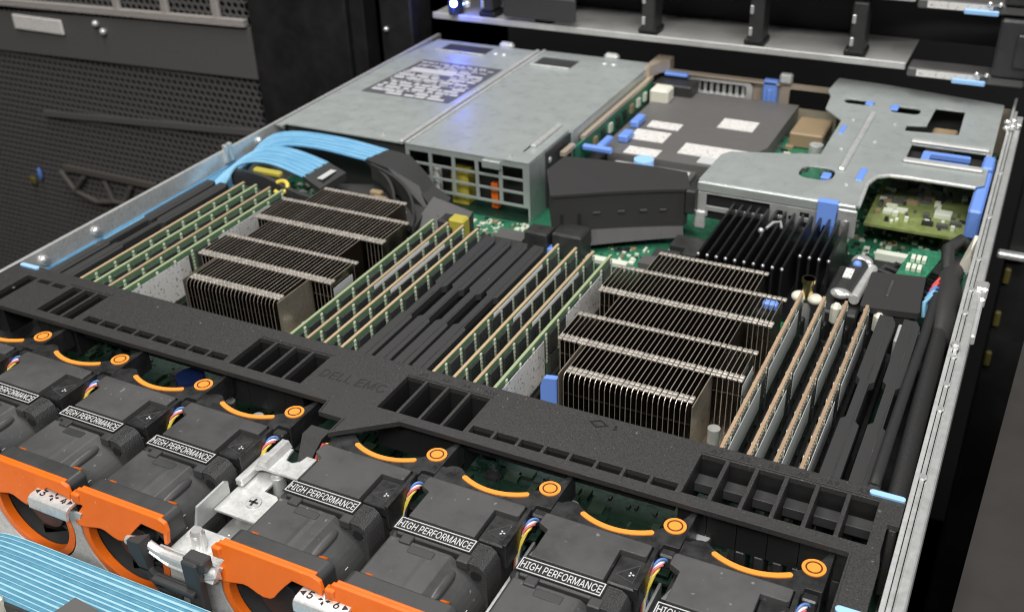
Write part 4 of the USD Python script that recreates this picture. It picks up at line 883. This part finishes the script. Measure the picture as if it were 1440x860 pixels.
part(nc, 'cover', G().ext(Polygon([(-14, 286), (62, 286), (78, 330), (78, 414), (-20, 414), (-20, 300)]), 6, 24), 'card_grey')
part(nc, 'front_step', G().rbox(-8, 46, 262, 286, 6, 20, .8), 'label_grey' if False else 'chip_grey')
part(nc, 'step_plate', G().ext(rrect(-6, 44, 258, 280, 2), 20, 21.5), 'label_grey')
for (a, b, c, d) in ((38, 62, 352, 370), (28, 70, 300, 318), (44, 62, 290, 300), (-10, 14, 312, 330), (-6, 16, 336, 348), (-4, 18, 288, 300)):
    part(nc, 'sticker', G().box(a, b, c, d, 24, 24.4), 'label_white' if d-c > 11 else 'label_grey')
part(nc, 'blue_knob', G().cyl((16, 272, 21), (16, 272, 29), 6.2, 22), 'blue_tab')
for a, b, c, d in ((-14, -7, 303, 316), (-16, -10, 330, 346)): part(nc, 'blue_latch', G().rbox(a, b, c, d, 24, 29, .8), 'blue_touch')
vb = thing('vertical_card', 'upright green board with tan top edge beside the right power supply', 'circuit card', (-25.5, 330, 5))
part(vb, 'board', G().box(-27.2, -25.6, 262, 402, 6, 34), 'pcb_green'); part(vb, 'top_edge', G().box(-28.6, -25.4, 276, 402, 34, 36.4).box(-29, -25.4, 246, 262, 34, 36.6), 'tan_metal')
for k in range(8): part(vb, 'component', G().box(-25.6, -24, 290+13*k, 295+13*k, 24, 30), RNG.choice(['component_white', 'chip', 'component_tan']))
part(vb, 'side_slot', G().rbox(-25, -15, 262, 410, 6, 22, 1), 'black_matte'); part(vb, 'blue_hook', G().rbox(-25, -5, 270, 274, 29, 33, 1).rbox(-17, -12, 274, 292, 29, 33, 1), 'blue_touch')
part(vb, 'cream_connector', G().rbox(-22, -8, 384, 398, 16, 33, 1.5), 'connector_white')
part(vb, 'rear_blue_tab', G().rbox(-22, -4, 414, 420, 33, 36, 1), 'blue_touch'); part(vb, 'rear_block', G().rbox(-26, 4, 400, 418, 10, 32, 1), 'black_plastic')

# ---- black air duct
ad = thing('air_duct', 'black air duct with curved slotted front between power supply and card cage', 'air duct', (20, 212, 6))
top = [(-5.5, 183), (5, 189.4), (16, 196.6), (27, 203), (38, 209), (49, 214.6), (59.5, 219.4), (61, 222), (53, 241), (30, 241.5), (8, 240), (-21, 236), (-22, 214)]
part(ad, 'hood', G().ext(Polygon(top), 16, 37), 'cover_black')
part(ad, 'hood_lid', G().ext(Polygon(top).buffer(.8), 37, 38.6), 'cover_black')
F_ = np.array(top[:7], float); 
tn = np.gradient(F_, axis=0); tn /= np.linalg.norm(tn, axis=1)[:, None]; nn = np.stack([tn[:, 1], -tn[:, 0]], 1)
g = G()
for i in range(6):
    q = [F_[i], F_[i+1]]; m_ = [nn[i], nn[i+1]]
    g.hull([(*(q[k]-m_[k]*.5), z) for k in (0, 1) for z in (16, 15)]+[(*(q[k]+m_[k]*9*(1-.5*(i+k)/6)), 9+1.5*(i+k)/6) for k in (0, 1)]+[(*(q[k]+m_[k]*1), 15.8) for k in (0, 1)]+[(*(q[k]-m_[k]*1), 8) for k in (0, 1)])
part(ad, 'skirt', g, 'cover_black')
for i, w in ((2.0, 4.0), (3.1, 4.0), (4.1, 4.0), (5.0, 4.0)):
    k = int(i); fr = i-k; c = F_[k]*(1-fr)+F_[min(k+1, 6)]*fr; t_ = tn[k]; n_ = nn[k]
    g = G(); g.hull([(*(c+t_*s*w/2+n_*o), z) for s in (-1, 1) for o in (-.4, .9) for z in (25.4, 26.6)]); part(ad, 'slot_ledge', g, 'fan_plastic')
for i in (.45, 1.25):
    k = int(i); fr = i-k; c = F_[k]*(1-fr)+F_[k+1]*fr; t_ = tn[k]; n_ = nn[k]
    g = G(); g.hull([(*(c+t_*s*1.0+n_*o), z) for s in (-1, 1) for o in (-.4, .25) for z in (17.5, 26)]); part(ad, 'upright_slot', g, 'black_matte')
part(ad, 'side_foot', G().rbox(-18, -4, 172, 184, 6, 19, .8), 'black_plastic')
part(ad, 'right_cap', G().rbox(60.2, 66, 218, 240, 24, 38.4, .8), 'black_plastic')

# ================================================================== right-hand cables
sl = thing('cable_sleeve', 'thick black cable sleeve running along the right wall', 'cable', (208, 80, 20))
part(sl, 'sleeve', G().tube([(208.6, -1, 28), (208.2, 30, 29.5), (207.6, 70, 30), (207.2, 110, 30.5), (206.6, 150, 30)], 3.7, 14), 'sleeve')
rd = thing('cable_rod', 'thin black cable with bent end left of the thick sleeve', 'cable', (201, 70, 28))
part(rd, 'cable', G().tube([(200.4, 9, 36), (200.6, 14, 38), (200.6, 40, 36.5), (200.9, 80, 35.5), (201.6, 120, 34.5), (201.4, 160, 34)], 2.1, 12), 'sleeve')
part(rd, 'bent_end', G().rbox(198.2, 202.6, 5, 12, 28, 37, .8), 'charcoal')
bc = thing('battery_cover', 'flat black cover beside the copper-edged memory modules', 'cover', (182, 158, 8))
part(bc, 'cover', G().ext(rpoly([(171, 138), (197, 142), (196, 150), (194.5, 178), (170, 174)], 2), 30, 33), 'cover_black'); part(bc, 'cover_body', G().box(173, 193, 142, 174, 6, 30), 'black_plastic')
part(bc, 'cover_rib', G().rbox(180, 181.6, 152, 168, 32.8, 33.6, .3), 'fan_plastic')
bw = thing('wire_bundle', 'red and light blue wires tied under tape near the right wall', 'wires', (196, 165, 20))
for k in range(5): part(bw, 'wire', G().tube([(198.2+.5*k, 150+3.6*k, 27), (197.2+.4*k, 153+4.4*k, 33), (199.5+.3*k, 157+4.4*k, 35), (203.2, 162+3.8*k, 32)], 1.0, 8), ['cable_blue_light', 'cable_blue_light', 'wire_blue', 'wire_red', 'wire_red'][k])
tp = thing('tape_wrap', 'dark grey tape wrap around cables beside the right wall', 'tape', (206, 160, 15))
part(tp, 'wrap', G().tube([(207.5, 128, 29), (207.4, 140, 30.5), (206.2, 152, 33.5), (206.6, 166, 31.6), (204.6, 178, 33), (205.0, 196, 29), (206, 212, 25)], [4.0, 5.6, 5.0, 6.0, 5.0, 5.2, 4.4], 14), 'cover_black')
part(tp, 'cable_tail', G().tube([(203, 190, 32), (200.5, 204, 37), (205, 214, 38), (211, 214, 34)], 3.2, 10), 'sleeve')
gc = thing('small_board', 'small pale green board standing between cover and card cage', 'circuit card', (188, 190, 20))
part(gc, 'board', G().hull([(180, 176, 31), (194, 182, 31), (184, 206, 33), (200, 208, 33), (180, 176, 29.6), (194, 182, 29.6), (184, 206, 31.6), (200, 208, 31.6)]), 'pcb_green')
for k in range(6): part(gc, 'component', G().rbox(184+2.6*(k % 3)+.9*(k//3), 186+2.6*(k % 3)+.9*(k//3), 184+9*(k//3), 189+9*(k//3), 31.4, 33.6+.6*(k//3), .2), 'component_white' if k % 2 else 'solder')
part(gc, 'stiffener', G().box(186, 190, 196, 204, 32, 33.6), 'pcb_green')
ca = thing('cable_tangle', 'tangle of thin black cables between card cage and black cover', 'cables', (176, 200, 8))
for k in range(6): part(ca, 'cable', G().tube([(150+4*k, 186+3*k, 10), (158+5*k, 196+2*k, 18+1.5*k), (170+4*k, 190+4*k, 20), (182+3*k, 202+2*k, 17), (196+1.5*k, 196+4*k, 14)], 1.3, 8), 'sleeve' if k % 3 else 'charcoal')
sp = thing('cable_connector', 'shiny silver-tipped connector behind the copper-edged memory modules', 'connector', (162, 165, 8))
part(sp, 'body', G().tube([(160, 152, 30), (163, 182, 30)], 4.4, 14), 'charcoal')
part(sp, 'front_cap', G().ball((160, 151, 30.5), 4.9, 2, (1, .7, .5)), 'chrome'); part(sp, 'rear_cap', G().ball((163.4, 186, 30.5), 5.4, 2, (1, .8, .7)), 'chrome')
part(sp, 'clear_sleeve', G().tube([(166.5, 150, 29), (169, 184, 29)], 2.6, 12), 'steel_bright'); part(sp, 'base', G().rbox(152, 170, 142, 190, 5, 25, 1), 'black_plastic')
part(sp, 'blue_dot', G().ball((162.4, 176, 34), 2.2, 2), 'blue_touch'); part(sp, 'print', G().box(158.5, 162.5, 160, 170, 34.2, 34.6), 'label_dimm')
bp = thing('brass_standoff', 'brass standoff on white collars behind the right heatsink', 'standoff', (141, 148, 20))
part(bp, 'post', G().cyl((145.6, 146, 26), (145.6, 146, 38), 2.6, 18).cyl((145.6, 146, 36), (145.6, 146, 38), 3.4, 18), 'brass'); part(bp, 'collar', G().ball((142, 145, 28), 3.6, 2, (1, 1, .7)).ball((149.6, 145, 28), 3.6, 2, (1, 1, .7)), 'connector_white'); part(bp, 'stem', G().cyl((145.6, 146, 4), (145.6, 146, 26), 2.4, 14), 'steel')

# ---- things in front of the fans at lower left
fb = thing('front_block', 'dark grey plastic block resting on the ribbon cable at lower left', 'plastic block', (-2, -158, 21.6))
part(fb, 'block', G().hull([(-31, -144.5, 25), (-8, -146, 23.6), (34, -158, 23.6), (-37, -176, 25), (34, -176, 23.6), (-31, -144.5, 21.6), (34, -158, 21.6), (-37, -176, 21.6), (34, -176, 21.6)]), 'chip_grey')
fc = thing('front_connector', 'white connector with a gold ring at the lower left corner', 'connector', (-70, -150, 5))
part(fc, 'shell', G().rbox(-82, -55, -160, -153.6, 14, 24, 1), 'connector_white'); part(fc, 'ring', G().tube([(-70+4*math.cos(a), -152.4+2.4*math.sin(a), 24.4) for a in np.linspace(0, 6.283, 20)], .7, 8), 'gold'); part(fc, 'black_edge', G().rbox(-86, -38, -154.8, -152.6, 15, 21.0, .5), 'black_plastic')
